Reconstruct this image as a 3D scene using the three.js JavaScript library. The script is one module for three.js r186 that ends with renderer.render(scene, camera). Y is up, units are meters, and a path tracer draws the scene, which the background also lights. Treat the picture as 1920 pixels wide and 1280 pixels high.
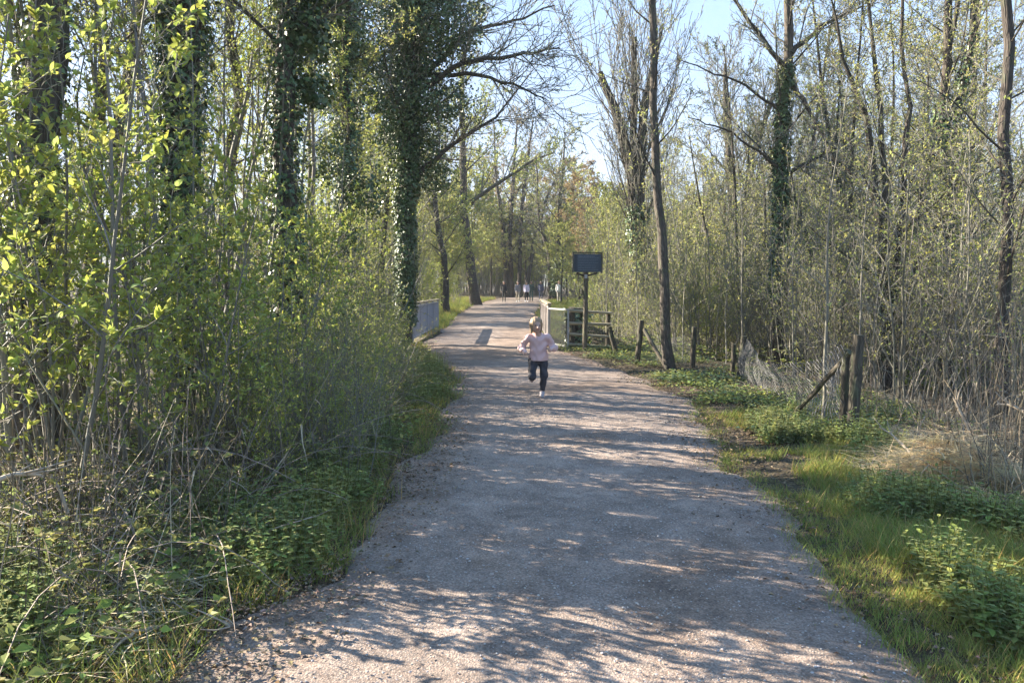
import * as THREE from 'three';

// ---------- camera, sky, sun, exposure ----------
const scene = new THREE.Scene();
const camera = new THREE.PerspectiveCamera(47.92, 1.5, 0.05, 3000);
camera.position.set(0, 1.6, 0);
camera.rotation.x = -Math.atan(100 / 1440);
const renderer = new THREE.WebGLRenderer();
renderer.toneMapping = THREE.LinearToneMapping;
renderer.toneMappingExposure = 5.0;
renderer.shadowMap.enabled = true;

const rgb0 = (r, g, b) => new THREE.Color().setRGB(r, g, b);
const SUN_EL = 24.5 * Math.PI / 180;
const SUN = new THREE.Vector3(-0.84 * Math.cos(SUN_EL), Math.sin(SUN_EL), -0.543 * Math.cos(SUN_EL)).normalize();
{
  const W = 512, Hh = 256, data = new Float32Array(W * Hh * 4);
  const smooth = (a, b, x) => { const t = Math.min(1, Math.max(0, (x - a) / (b - a))); return t * t * (3 - 2 * t); };
  for (let j = 0; j < Hh; j++) for (let i = 0; i < W; i++) {
    const el = (j + 0.5) / Hh * Math.PI - Math.PI / 2, az = (i + 0.5) / W * 2 * Math.PI - Math.PI;
    const x = Math.cos(el) * Math.cos(az), y = Math.sin(el), z = Math.cos(el) * Math.sin(az);
    const up = Math.max(0, y), t = Math.pow(1 - up, 3.2);
    const c = x * SUN.x + y * SUN.y + z * SUN.z;
    const glow = 0.09 * Math.pow(Math.max(0, c), 6) + 0.03 * (0.5 + 0.5 * c);
    const k = smooth(-0.02, 0.0, y);
    const col = [0.052 + 0.130 * t, 0.124 + 0.095 * t, 0.254 + 0.006 * t];
    const o = (j * W + i) * 4;
    for (let q = 0; q < 3; q++) data[o + q] = k * (col[q] + glow * [1, 0.97, 0.9][q]) + (1 - k) * [0.11, 0.11, 0.1][q];
    data[o + 3] = 1;
  }
  const sky = new THREE.DataTexture(data, W, Hh, THREE.RGBAFormat, THREE.FloatType);
  sky.mapping = THREE.EquirectangularReflectionMapping;
  sky.magFilter = sky.minFilter = THREE.LinearFilter;
  sky.needsUpdate = true;
  scene.background = sky;
  scene.environment = sky;
}
const sun = new THREE.DirectionalLight(new THREE.Color().setRGB(1, 0.9, 0.75), 5.0);
sun.position.copy(SUN).multiplyScalar(80);
sun.target.position.set(0, 0, -15);
sun.castShadow = true;
sun.shadow.radius = 0.5;
sun.shadow.mapSize.set(4096, 4096);
Object.assign(sun.shadow.camera, { left: -45, right: 45, top: 45, bottom: -45, near: 1, far: 220 });
scene.add(sun, sun.target);

scene.fog = new THREE.FogExp2(rgb0(0.86, 0.9, 0.95), 0.0006);

// ---------- helpers ----------
function rng(seed) {
  let a = seed >>> 0;
  const f = () => { a = (a + 0x6D2B79F5) | 0; let t = Math.imul(a ^ (a >>> 15), 1 | a); t = (t + Math.imul(t ^ (t >>> 7), 61 | t)) ^ t; return ((t ^ (t >>> 14)) >>> 0) / 4294967296; };
  f.r = (a, b) => a + (b - a) * f();
  f.s = (k = 1) => (f() * 2 - 1) * k;
  f.i = (n) => Math.floor(f() * n);
  return f;
}
const V = {
  add: (a, b) => [a[0] + b[0], a[1] + b[1], a[2] + b[2]],
  sub: (a, b) => [a[0] - b[0], a[1] - b[1], a[2] - b[2]],
  mul: (a, k) => [a[0] * k, a[1] * k, a[2] * k],
  mad: (a, b, k) => [a[0] + b[0] * k, a[1] + b[1] * k, a[2] + b[2] * k],
  dot: (a, b) => a[0] * b[0] + a[1] * b[1] + a[2] * b[2],
  cross: (a, b) => [a[1] * b[2] - a[2] * b[1], a[2] * b[0] - a[0] * b[2], a[0] * b[1] - a[1] * b[0]],
  len: (a) => Math.hypot(a[0], a[1], a[2]),
  norm: (a) => { const l = Math.hypot(a[0], a[1], a[2]) || 1; return [a[0] / l, a[1] / l, a[2] / l]; },
  lerp: (a, b, t) => [a[0] + (b[0] - a[0]) * t, a[1] + (b[1] - a[1]) * t, a[2] + (b[2] - a[2]) * t],
  perp: (d) => V.norm(Math.abs(d[1]) < 0.9 ? V.cross(d, [0, 1, 0]) : V.cross(d, [1, 0, 0])),
};
const clamp = (x, a = 0, b = 1) => Math.min(b, Math.max(a, x));
const sstep = (a, b, x) => { const t = clamp((x - a) / (b - a)); return t * t * (3 - 2 * t); };
const lerp = (a, b, t) => a + (b - a) * t;
function hash2(x, y, s = 0) { let h = Math.imul(x | 0, 374761393) + Math.imul(y | 0, 668265263) + Math.imul(s | 0, 1442695041); h = Math.imul(h ^ (h >>> 13), 1274126177); return ((h ^ (h >>> 16)) >>> 0) / 4294967296; }
function noise2(x, y, s = 0) { const i = Math.floor(x), j = Math.floor(y), u = x - i, v = y - j, a = u * u * (3 - 2 * u), b = v * v * (3 - 2 * v); return lerp(lerp(hash2(i, j, s), hash2(i + 1, j, s), a), lerp(hash2(i, j + 1, s), hash2(i + 1, j + 1, s), a), b); }
function tnoise(x, y, p, s = 0) { const i = Math.floor(x), j = Math.floor(y), u = x - i, v = y - j, a = u * u * (3 - 2 * u), b = v * v * (3 - 2 * v), m = (q) => ((q % p) + p) % p; return lerp(lerp(hash2(m(i), m(j), s), hash2(m(i + 1), m(j), s), a), lerp(hash2(m(i), m(j + 1), s), hash2(m(i + 1), m(j + 1), s), a), b); }
function fbm(x, y, o = 4, s = 0) { let r = 0, a = 0.5, f = 1; for (let k = 0; k < o; k++) { r += a * noise2(x * f, y * f, s + k); a *= 0.5; f *= 2.03; } return r; }
function curve(tab) { return (d) => { if (d <= tab[0][0]) return tab[0][1]; for (let k = 1; k < tab.length; k++) if (d <= tab[k][0]) { const [a, p] = tab[k - 1], [b, q] = tab[k]; return lerp(p, q, sstep(a, b, d)); } return tab[tab.length - 1][1]; }; }

// growing mesh data
class MB {
  constructor() { this.p = []; this.n = []; this.c = []; this.u = []; this.i = []; }
  get count() { return this.p.length / 3; }
  vert(p, n, u, v, c) { this.p.push(p[0], p[1], p[2]); this.n.push(n[0], n[1], n[2]); this.u.push(u, v); this.c.push(c[0], c[1], c[2]); return this.p.length / 3 - 1; }
  geo() {
    const g = new THREE.BufferGeometry();
    g.setAttribute('position', new THREE.BufferAttribute(new Float32Array(this.p), 3));
    g.setAttribute('normal', new THREE.BufferAttribute(new Float32Array(this.n), 3));
    g.setAttribute('uv', new THREE.BufferAttribute(new Float32Array(this.u), 2));
    g.setAttribute('color', new THREE.BufferAttribute(new Float32Array(this.c), 3));
    g.setIndex(new THREE.BufferAttribute(new Uint32Array(this.i), 1));
    return g;
  }
  box(c, s, turn = null, col = [1, 1, 1]) { // centre, size, optional basis [x,y,z]
    const B = turn || [[1, 0, 0], [0, 1, 0], [0, 0, 1]];
    for (let a = 0; a < 3; a++) for (const sg of [-1, 1]) {
      const b = (a + 1) % 3, e = (a + 2) % 3, n = V.mul(B[a], sg), q = [];
      for (const [x, y] of [[-1, -1], [1, -1], [1, 1], [-1, 1]]) {
        let p = V.mad(c, B[a], sg * s[a] / 2); p = V.mad(p, B[b], x * s[b] / 2); p = V.mad(p, B[e], y * s[e] / 2);
        q.push(this.vert(p, n, x * s[b] / 2, y * s[e] / 2, col));
      }
      if (sg > 0) this.i.push(q[0], q[1], q[2], q[0], q[2], q[3]); else this.i.push(q[0], q[2], q[1], q[0], q[3], q[2]);
    }
    return this;
  }
  bar(a, b, w, h, col = [1, 1, 1], upv = [0, 1, 0]) { // square bar from a to b
    const z = V.norm(V.sub(b, a)); let x = V.cross(upv, z); x = V.len(x) < 1e-4 ? V.perp(z) : V.norm(x); const y = V.cross(z, x);
    return this.box(V.lerp(a, b, 0.5), [w, h, V.len(V.sub(b, a))], [x, y, z], col);
  }
  tube(P, R, sides, col, cap = false, rough = null) {
    const n = P.length, seam = sides > 4 ? 1 : 0, ring = sides + seam; let u = null, vlen = 0; const start = this.count;
    for (let k = 0; k < n; k++) {
      const t = V.norm(V.sub(P[Math.min(n - 1, k + 1)], P[Math.max(0, k - 1)]));
      u = u ? V.norm(V.mad(u, t, -V.dot(u, t))) : V.perp(t);
      const w = V.cross(t, u);
      if (k) vlen += V.len(V.sub(P[k], P[k - 1]));
      for (let s = 0; s < ring; s++) {
        const a = s / sides * Math.PI * 2, ca = Math.cos(a), sa = Math.sin(a), nn = [u[0] * ca + w[0] * sa, u[1] * ca + w[1] * sa, u[2] * ca + w[2] * sa];
        const r = R[k] * (rough ? rough(s % sides, k) : 1);
        this.vert([P[k][0] + nn[0] * r, P[k][1] + nn[1] * r, P[k][2] + nn[2] * r], nn, s / sides * 6.28 * R[0], vlen, col);
      }
      if (k) for (let s = 0; s < sides; s++) {
        const s1 = seam ? s + 1 : (s + 1) % sides, a = start + (k - 1) * ring + s, b = start + (k - 1) * ring + s1, c = start + k * ring + s, d = start + k * ring + s1;
        this.i.push(a, b, d, a, d, c);
      }
    }
    if (cap) for (const e of [0, n - 1]) {
      const t = V.mul(V.norm(V.sub(P[Math.min(n - 1, e + 1)], P[Math.max(0, e - 1)])), e ? 1 : -1), m = this.vert(P[e], t, 0, 0, col), b0 = this.count;
      for (let s = 0; s < ring; s++) { const o = (start + e * ring + s) * 3; this.vert([this.p[o], this.p[o + 1], this.p[o + 2]], t, 0, 0, col); }
      for (let s = 0; s < sides; s++) { const s1 = seam ? s + 1 : (s + 1) % sides; if (e) this.i.push(m, b0 + s, b0 + s1); else this.i.push(m, b0 + s1, b0 + s); }
    }
    return this;
  }
  leaf(p, d, nrm, L, W, col, fold = 0.25) { // folded leaf, two halves along the midrib
    let x = V.cross(d, nrm); x = V.len(x) < 1e-3 ? V.perp(d) : V.norm(x); const n = V.norm(V.cross(x, d));
    const tip = V.mad(V.mad(p, d, L), n, -L * 0.12), mid = V.mad(p, d, L * 0.42);
    const l = V.mad(V.mad(mid, x, -W / 2), n, W * fold), r = V.mad(V.mad(mid, x, W / 2), n, W * fold);
    const nl = V.norm(V.mad(n, x, fold * 1.3)), nr = V.norm(V.mad(n, x, -fold * 1.3));
    const a = this.vert(p, nl, 0.5, 0, col), b = this.vert(l, nl, 0, 0.4, col), c = this.vert(tip, nl, 0.5, 1, col), a2 = this.vert(p, nr, 0.5, 0, col), c2 = this.vert(tip, nr, 0.5, 1, col), e = this.vert(r, nr, 1, 0.4, col);
    this.i.push(a, c, b, a2, e, c2);
    return this;
  }
  leafFine(p, d, nrm, L, W, col, curl = 0.2) { // curled leaf with a rounded outline
    let x = V.cross(d, nrm); x = V.len(x) < 1e-3 ? V.perp(d) : V.norm(x); const n = V.norm(V.cross(x, d)), q = [];
    for (const [t, w, s] of [[0, 0.06, 0], [0.3, 0.92, -1], [0.3, 0.92, 1], [0.66, 0.72, -1], [0.66, 0.72, 1], [1, 0, 0]]) { const c = V.mad(V.mad(p, d, L * t), n, -curl * L * t * t + (s ? W * 0.14 : 0)); q.push(this.vert(V.mad(c, x, s * w * W / 2), V.norm(V.mad(V.mad(n, d, curl * 2 * t), x, -s * 0.3)), 0.5 + s / 2, t, col)); }
    this.i.push(q[0], q[2], q[1], q[1], q[2], q[4], q[1], q[4], q[3], q[3], q[4], q[5]);
    return this;
  }
  blade(p, d, bend, L, W, col, seg = 3) { // grass blade
    const side = V.norm(V.cross(d, Math.abs(d[1]) > 0.95 ? [bend[0], 0, bend[2] + 1e-4] : [0, 1, 0])); let a = -1, b = -1;
    for (let k = 0; k <= seg; k++) {
      const t = k / seg, c = V.mad(V.mad(p, d, L * t), bend, L * t * t), w = W * (1 - t * 0.92) / 2, n = V.norm(V.cross(side, V.mad(d, bend, 2 * t)));
      const l = this.vert(V.mad(c, side, -w), n, 0, t, col), r = this.vert(V.mad(c, side, w), n, 1, t, col);
      if (k) this.i.push(a, b, r, a, r, l);
      a = l; b = r;
    }
    return this;
  }
}
const taken = {};
function numbered(name) { const k = taken[name] = (taken[name] ?? -1) + 1; return k ? name + '_' + String(k).padStart(3, '0') : name; }
function shadow(o) { o.traverse((m) => { if (m.isMesh) { m.castShadow = true; m.receiveShadow = true; } }); return o; }
function tag(o, label, category, group, kind) { o.userData = {}; if (label) o.userData.label = label; if (category) o.userData.category = category; if (group) o.userData.group = group; if (kind) o.userData.kind = kind; return o; }
function thing(name, label, category, pos = [0, 0, 0], turn = 0, group) { const o = new THREE.Group(); o.name = numbered(name); o.position.set(...pos); o.rotation.y = turn; tag(o, label, category, group); scene.add(o); return o; }
function part(parent, name, mb, mat, stuff) { const m = new THREE.Mesh(mb.geo ? mb.geo() : mb, mat); m.name = name; m.castShadow = m.receiveShadow = true; if (stuff) m.userData.kind = 'stuff'; parent.add(m); return m; }
function struct(name, mb, mat) { const m = part(scene, numbered(name), mb, mat); m.userData.kind = 'structure'; return m; }
const ORD = ['nearest', 'second', 'third', 'fourth', 'fifth', 'sixth', 'seventh', 'eighth', 'ninth', 'tenth', 'eleventh', 'twelfth', 'thirteenth', 'fourteenth', 'fifteenth', 'sixteenth', 'seventeenth', 'eighteenth', 'nineteenth', 'twentieth'];
const TENS = ['', '', 'twenty', 'thirty', 'forty', 'fifty', 'sixty', 'seventy', 'eighty', 'ninety'];
function ordinal(k) { return k < 20 ? ORD[k] : ((k + 1) % 10 ? TENS[Math.floor((k + 1) / 10)] + '-' + (k % 10 ? ORD[k % 10] : 'first') : TENS[(k + 1) / 10].replace(/y$/, 'ieth')); }
// a pixel of the photograph's frame and a distance ahead, as a point in metres
const TILT = Math.atan(100 / 1440);
function at(px, py, d) { const x = (px - 960) / 1440, y = -(py - 640) / 1440, c = Math.cos(TILT), s = Math.sin(TILT), yy = y * c - s, zz = y * s + c; const k = d / zz; return [x * k, 1.6 + yy * k, -d]; }

// ---------- materials ----------
const rgb = (r, g, b) => new THREE.Color().setRGB(r, g, b);
function dataTex(size, fn, srgb, rep) {
  const [w, h] = Array.isArray(size) ? size : [size, size], a = new Uint8Array(w * h * 4);
  for (let y = 0; y < h; y++) for (let x = 0; x < w; x++) { const c = fn(x / w, y / h, x, y), o = (y * w + x) * 4; a[o] = clamp(c[0]) * 255; a[o + 1] = clamp(c[1]) * 255; a[o + 2] = clamp(c[2]) * 255; a[o + 3] = 255; }
  const t = new THREE.DataTexture(a, w, h, THREE.RGBAFormat); t.wrapS = t.wrapT = THREE.RepeatWrapping; t.magFilter = t.minFilter = THREE.LinearFilter; if (srgb) t.colorSpace = THREE.SRGBColorSpace; if (rep) t.repeat.set(...rep); t.needsUpdate = true; return t;
}
const R0 = rng(7);
// gravel: crushed stone grains of mixed tone in a 2 m tile
function cells(x, y, p, s) { let best = 9, id = 0; const i = Math.floor(x), j = Math.floor(y); for (let a = -1; a <= 1; a++) for (let b = -1; b <= 1; b++) { const ci = ((i + a) % p + p) % p, cj = ((j + b) % p + p) % p, dx = i + a + hash2(ci, cj, s) - x, dy = j + b + hash2(ci, cj, s + 1) - y, d = dx * dx + dy * dy; if (d < best) { best = d; id = hash2(ci, cj, s + 2); } } return [Math.sqrt(best), id]; }
const gravelH = new Float32Array(1024 * 1024), gravelT = new Float32Array(1024 * 1024);
for (let y = 0; y < 1024; y++) for (let x = 0; x < 1024; x++) {
  const u = x / 1024, v = y / 1024, [d1, t1] = cells(u * 230, v * 230, 230, 3), [d2, t2] = cells(u * 90, v * 90, 90, 9);
  const big = t2 > 0.9 ? clamp(1 - d2 * 2.1) : 0, f = tnoise(u * 24, v * 24, 24, 4) * 0.5 + tnoise(u * 8, v * 8, 8, 5) * 0.5;
  gravelH[y * 1024 + x] = clamp(0.25 + (1 - d1) * 0.35 * (0.4 + t1) + big * 0.5 + (f - 0.5) * 0.3);
  gravelT[y * 1024 + x] = big > 0.1 ? 0.6 + (t2 - 0.9) * 3 : 0.6 + t1 * 0.26 + (f - 0.5) * 0.3 - (d1 > 0.62 ? 0.05 : 0);
}
const gravelMap = dataTex(1024, (u, v, x, y) => { const t = gravelT[y * 1024 + x], w = hash2(x >> 2, y >> 2, 8) * 0.05; return [t * 1.0 + w, t * 0.965, t * 0.93 - w * 0.5]; }, true);
const gravelBump = dataTex(1024, (u, v, x, y) => { const t = gravelH[y * 1024 + x]; return [t, t, t]; });
const soilMap = dataTex(512, (u, v) => { const a = tnoise(u * 90, v * 90, 90, 1), b = tnoise(u * 30, v * 30, 30, 2), c = cells(u * 70, v * 70, 70, 5)[1], t = 0.55 + 0.3 * a * b + 0.35 * (c - 0.4); return [t, t * 0.93, t * 0.82]; }, true);
const soilBump = dataTex(512, (u, v) => { const a = tnoise(u * 60, v * 60, 60, 1) * 0.6 + tnoise(u * 140, v * 140, 140, 2) * 0.4; return [a, a, a]; });
const barkF = (u, v) => { const w = (tnoise(u * 6, v * 12, 12, 7) - 0.5) * 0.12, a = tnoise((u + w) * 18, v * 5, 90, 2), b = tnoise((u + w) * 40, v * 16, 160, 3), r = Math.abs(a - 0.5) * 2; return clamp(0.2 + 0.65 * r + 0.3 * (b - 0.4)); };
const barkMap = dataTex(256, (u, v) => { const t = 0.55 + 0.45 * barkF(u, v), l = tnoise(u * 7, v * 7, 7, 12) > 0.72 ? 0.06 : 0; return [t, t * 0.97 + l, t * 0.92]; }, true, [3, 1]);
const barkBump = dataTex(256, (u, v) => { const t = barkF(u, v); return [t, t, t]; }, false, [3, 1]);
const woodMap = dataTex(256, (u, v) => { const a = tnoise(u * 40, v * 3, 120, 2), b = tnoise(u * 9, v * 2, 18, 5), t = 0.6 + 0.25 * a + 0.2 * b; return [t, t * 0.97, t * 0.93]; }, true);

const std = (c, rough, extra = {}) => new THREE.MeshStandardMaterial({ color: rgb(...c), roughness: rough, ...extra });
const leafMat = (c, tr, coat = 0.25, extra = {}) => new THREE.MeshPhysicalMaterial({ color: rgb(...c), roughness: 1, clearcoat: coat, clearcoatRoughness: 0.4, specularIntensity: 0.35, transmission: tr, thickness: 0, side: THREE.DoubleSide, vertexColors: true, ...extra });
const M = {
  gravel: std([0.50, 0.445, 0.40], 0.95, { map: gravelMap, bumpMap: gravelBump, bumpScale: 0.007, vertexColors: true }),
  soil: std([0.20, 0.16, 0.115], 1, { map: soilMap, bumpMap: soilBump, bumpScale: 0.03, vertexColors: true }),
  hill: std([0.12, 0.125, 0.09], 1, { vertexColors: true }),
  bark: std([0.145, 0.13, 0.115], 0.95, { map: barkMap, bumpMap: barkBump, bumpScale: 0.02, vertexColors: true }),
  twig: std([0.185, 0.175, 0.145], 0.75, { vertexColors: true }),
  dry: new THREE.MeshPhysicalMaterial({ color: rgb(0.36, 0.31, 0.24), roughness: 0.85, side: THREE.DoubleSide, vertexColors: true }),
  straw: new THREE.MeshStandardMaterial({ color: rgb(0.56, 0.44, 0.27), roughness: 0.8, side: THREE.DoubleSide, vertexColors: true }),
  litter: leafMat([0.20, 0.15, 0.11], 0, 0),
  leafBright: leafMat([0.36, 0.40, 0.095], 0.5, 0.15),
  leafMid: leafMat([0.25, 0.275, 0.085], 0.45, 0.15),
  bud: new THREE.MeshStandardMaterial({ color: rgb(0.30, 0.31, 0.11), roughness: 0.9, side: THREE.DoubleSide, vertexColors: true }),
  leafPale: leafMat([0.42, 0.43, 0.14], 0.5, 0),
  ivy: new THREE.MeshPhysicalMaterial({ color: rgb(0.085, 0.125, 0.05), roughness: 0.42, side: THREE.DoubleSide, vertexColors: true }),
  grass: leafMat([0.26, 0.30, 0.07], 0.4, 0.15),
  herb: leafMat([0.23, 0.275, 0.075], 0.4, 0),
  stone: std([0.38, 0.35, 0.325], 0.9),
  paint: std([0.21, 0.24, 0.30], 0.6, { vertexColors: true }),
  rustyPaint: std([0.25, 0.22, 0.205], 0.7, { vertexColors: true }),
  galv: std([0.36, 0.36, 0.35], 0.45, { metalness: 0.5, vertexColors: true }),
  wire: std([0.26, 0.255, 0.25], 0.6, { metalness: 0.4, vertexColors: true }),
  plank: std([0.46, 0.43, 0.33], 0.85, { map: woodMap, vertexColors: true }),
  oldWood: std([0.135, 0.125, 0.105], 0.95, { map: barkMap, bumpMap: barkBump, bumpScale: 0.012, vertexColors: true }),
  concrete: std([0.42, 0.40, 0.37], 0.95, { map: soilMap, vertexColors: true }),
};

// ---------- ground, path, hills ----------
const pathL = curve([[-8, -1.5], [2.6, -1.5], [3.3, -1.38], [4.2, -1.1], [6.4, -0.98], [9, -0.99], [11, -1.0], [14.4, -1.25], [19, -2.1], [22, -2.72], [30, -2.75], [40, -3.0], [52, -2.9], [66, -2.4], [80, -1.2], [100, 3]]);
const pathR = curve([[-8, 1.7], [3.1, 1.86], [4.2, 1.88], [6.4, 2.05], [9, 2.3], [11, 2.5], [14.4, 2.35], [18.5, 1.5], [21, 1.0], [30, 1.02], [40, 1.3], [52, 2.0], [66, 3.2], [80, 5.0], [100, 9]]);
const rise = curve([[26, 0], [64, 0.45], [95, 0.75], [140, 0.75], [400, 3]]);
function pathEdge(d, s) { const w = (noise2(d * 0.9, s * 7.1, 21) - 0.5) * 0.5 + (noise2(d * 3.1, s * 3.3, 22) - 0.5) * 0.22; return s < 0 ? pathL(d) + w : pathR(d) + w; }
function H(x, z) {
  const d = -z, l = pathL(d), r = pathR(d), base = rise(d);
  const out = x < l ? l - x : x > r ? x - r : 0;
  let h = base + (fbm(x * 0.9 + 40, z * 0.9, 3, 31) - 0.44) * 0.12 * sstep(0, 0.8, out);
  if (x < l) h += 0.10 * sstep(0.1, 1.2, out) + 0.25 * sstep(3, 14, out);
  if (x > r) h += 0.03 * sstep(0, 0.5, out) - 0.5 * sstep(1.6, 7, out) - 0.6 * sstep(6, 25, out);
  if (out === 0) { const e = Math.min(x - l, r - x); h -= 0.06 * sstep(0, 0.35, e); }
  const ditch = sstep(19.5, 23, d) * (1 - sstep(28, 31.5, d)) * sstep(0.25, 1.6, out);
  return h - 1.3 * ditch;
}
{
  const xs = [], zs = [];
  for (let k = -110; k <= 110; k++) xs.push(Math.sinh(k / 110 * 5.6) * 2.4 * (1 - 0) + 0.3);
  for (let d = -9; d < 620;) { zs.push(-d); d += d < 22 ? 0.16 : 0.16 + (d - 22) * 0.035; }
  const mb = new MB(), w = xs.length;
  for (const z of zs) for (const x of xs) {
    const h = H(x, z), e = 0.05, nx = H(x - e, z) - H(x + e, z), nz = H(x, z - e) - H(x, z + e);
    const t = 0.75 + 0.6 * (fbm(x * 0.5, z * 0.5, 4, 3) - 0.45) * 2, g = sstep(0.42, 0.62, fbm(x * 0.35 + 9, z * 0.35, 3, 6));
    mb.vert([x, h, z], V.norm([nx, 2 * e, nz]), x / 1.5, z / 1.5, [t * lerp(1.05, 0.72, g), t * lerp(1, 0.92, g), t * lerp(0.95, 0.62, g)]);
  }
  for (let j = 0; j + 1 < zs.length; j++) for (let i = 0; i + 1 < w; i++) { const a = j * w + i; mb.i.push(a, a + 1, a + w + 1, a, a + w + 1, a + w); }
  struct('ground', mb, M.soil);
}
{
  const mb = new MB(), cols = 40, rows = [];
  for (let d = -8; d < 96;) { rows.push(d); d += d < 16 ? 0.08 : 0.08 + (d - 16) * 0.02; }
  const hgt = (x, d, u) => rise(d) + 0.012 + 0.035 * (1 - u * u) - 0.075 * sstep(0.9, 1, Math.abs(u)) + (fbm(x * 1.3, d * 1.3, 3, 71) - 0.44) * 0.05 - 0.014 * (Math.exp(-(((u + 0.36) / 0.13) ** 2)) + Math.exp(-(((u - 0.3) / 0.13) ** 2))) + (fbm(x * 7, d * 7, 2, 72) - 0.37) * 0.012 * (1 - sstep(14, 30, d));
  rows.forEach((d) => {
    const l = pathEdge(d, -1), r = pathEdge(d, 1);
    for (let k = 0; k <= cols; k++) {
      const u = k / cols * 2 - 1, x = lerp(l, r, k / cols), e = 0.04, nx = hgt(x - e, d, u) - hgt(x + e, d, u), nz = hgt(x, d + e, u) - hgt(x, d - e, u);
      const big = fbm(x * 0.6 + 3, d * 0.35, 4, 51), sm = fbm(x * 2.2, d * 1.4, 3, 52), edge = sstep(0.55, 1, Math.abs(u) + (sm - 0.45) * 0.9);
      const t = 0.92 + (big - 0.47) * 0.8 + (sm - 0.45) * 0.45, soil = Math.max(edge * 0.7 * sstep(0.3, 0.6, sm + 0.12), 0.55 * sstep(0.5, 0.62, fbm(x * 1.1 + 31, d * 0.5, 4, 57)));
      mb.vert([x, hgt(x, d, u), -d], V.norm([nx, 2 * e, -nz]), x / 2, d / 2, [t * lerp(1, 0.72, soil), t * lerp(1, 0.62, soil), t * lerp(1, 0.52, soil)]);
    }
  });
  for (let j = 0; j + 1 < rows.length; j++) for (let k = 0; k < cols; k++) { const a = j * (cols + 1) + k; mb.i.push(a, a + 1, a + cols + 2, a, a + cols + 2, a + cols + 1); }
  struct('path', mb, M.gravel);
}
function inPath(x, d, m = 0) { return x > pathL(d) - m && x < pathR(d) + m; }
{ // wooded rise far beyond the valley
  const mb = new MB(), nx = 160, nz = 16;
  for (let j = 0; j <= nz; j++) for (let i = 0; i <= nx; i++) {
    const x = lerp(-900, 900, i / nx), v = j / nz, z = -(430 + v * 320), top = 62 + 16 * fbm(x * 0.006 + 5, 2, 3, 61) + 6 * fbm(x * 0.05, 1, 3, 62), y = -3 + top * sstep(0, 1, v) * (0.9 + 0.1 * sstep(-600, 500, x)) + (j ? fbm(x * 0.12, v * 30, 3, 63) * 6 : 0);
    const t = 0.7 + 0.7 * noise2(x * 0.05, v * 12, 64);
    mb.vert([x, y, z], [0, 0.8, 0.6], i, j, [t, t, t]);
  }
  for (let j = 0; j < nz; j++) for (let i = 0; i < nx; i++) { const a = j * (nx + 1) + i; mb.i.push(a, a + 1, a + nx + 2, a, a + nx + 2, a + nx + 1); }
  const g = mb.geo(); g.computeVertexNormals(); struct('hill', g, M.hill);
}

// ---------- growing plants ----------
// One branch of level L; its tube goes to the mesh of its level, its children grow from it.
function rotTo(d, ang, az) { const u = V.perp(d), w = V.cross(d, u), s = Math.sin(ang), c = Math.cos(ang); return V.norm([0, 1, 2].map((k) => d[k] * c + (u[k] * Math.cos(az) + w[k] * Math.sin(az)) * s)); }
const DEG = Math.PI / 180;
function leavesOn(P, R, o, ctx) {
  const f = ctx.f, lf = o.leaf, n = lf.n * (0.6 + 0.8 * f());
  for (let k = 0; k < n; k++) {
    const t = lf.tip ? 1 - Math.pow(f(), 2) * 0.5 : f.r(lf.from ?? 0.15, 1), q = t * (P.length - 1), i = Math.min(P.length - 2, Math.floor(q)), p = V.lerp(P[i], P[i + 1], q - i), td = V.norm(V.sub(P[i + 1], P[i]));
    const d = V.norm(V.add(V.mad(rotTo(td, f.r(35, 85) * DEG, f() * 6.283), [0, 1, 0], lf.lift ?? 0.15), [f.s(0.2), f.s(0.2), f.s(0.2)]));
    const s = lf.size * f.r(0.6, 1.25), v = f.r(0.7, 1.25), y = f.r(0.85, 1.15);
    ctx.leaf[lf.fine ? 'leafFine' : 'leaf'](p, d, [f.s(0.7), 1, f.s(0.7)], s, s * (lf.ratio ?? 0.5), [v * y, v, v * (lf.blue ?? 1) * f.r(0.7, 1.2)]);
  }
}
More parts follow.
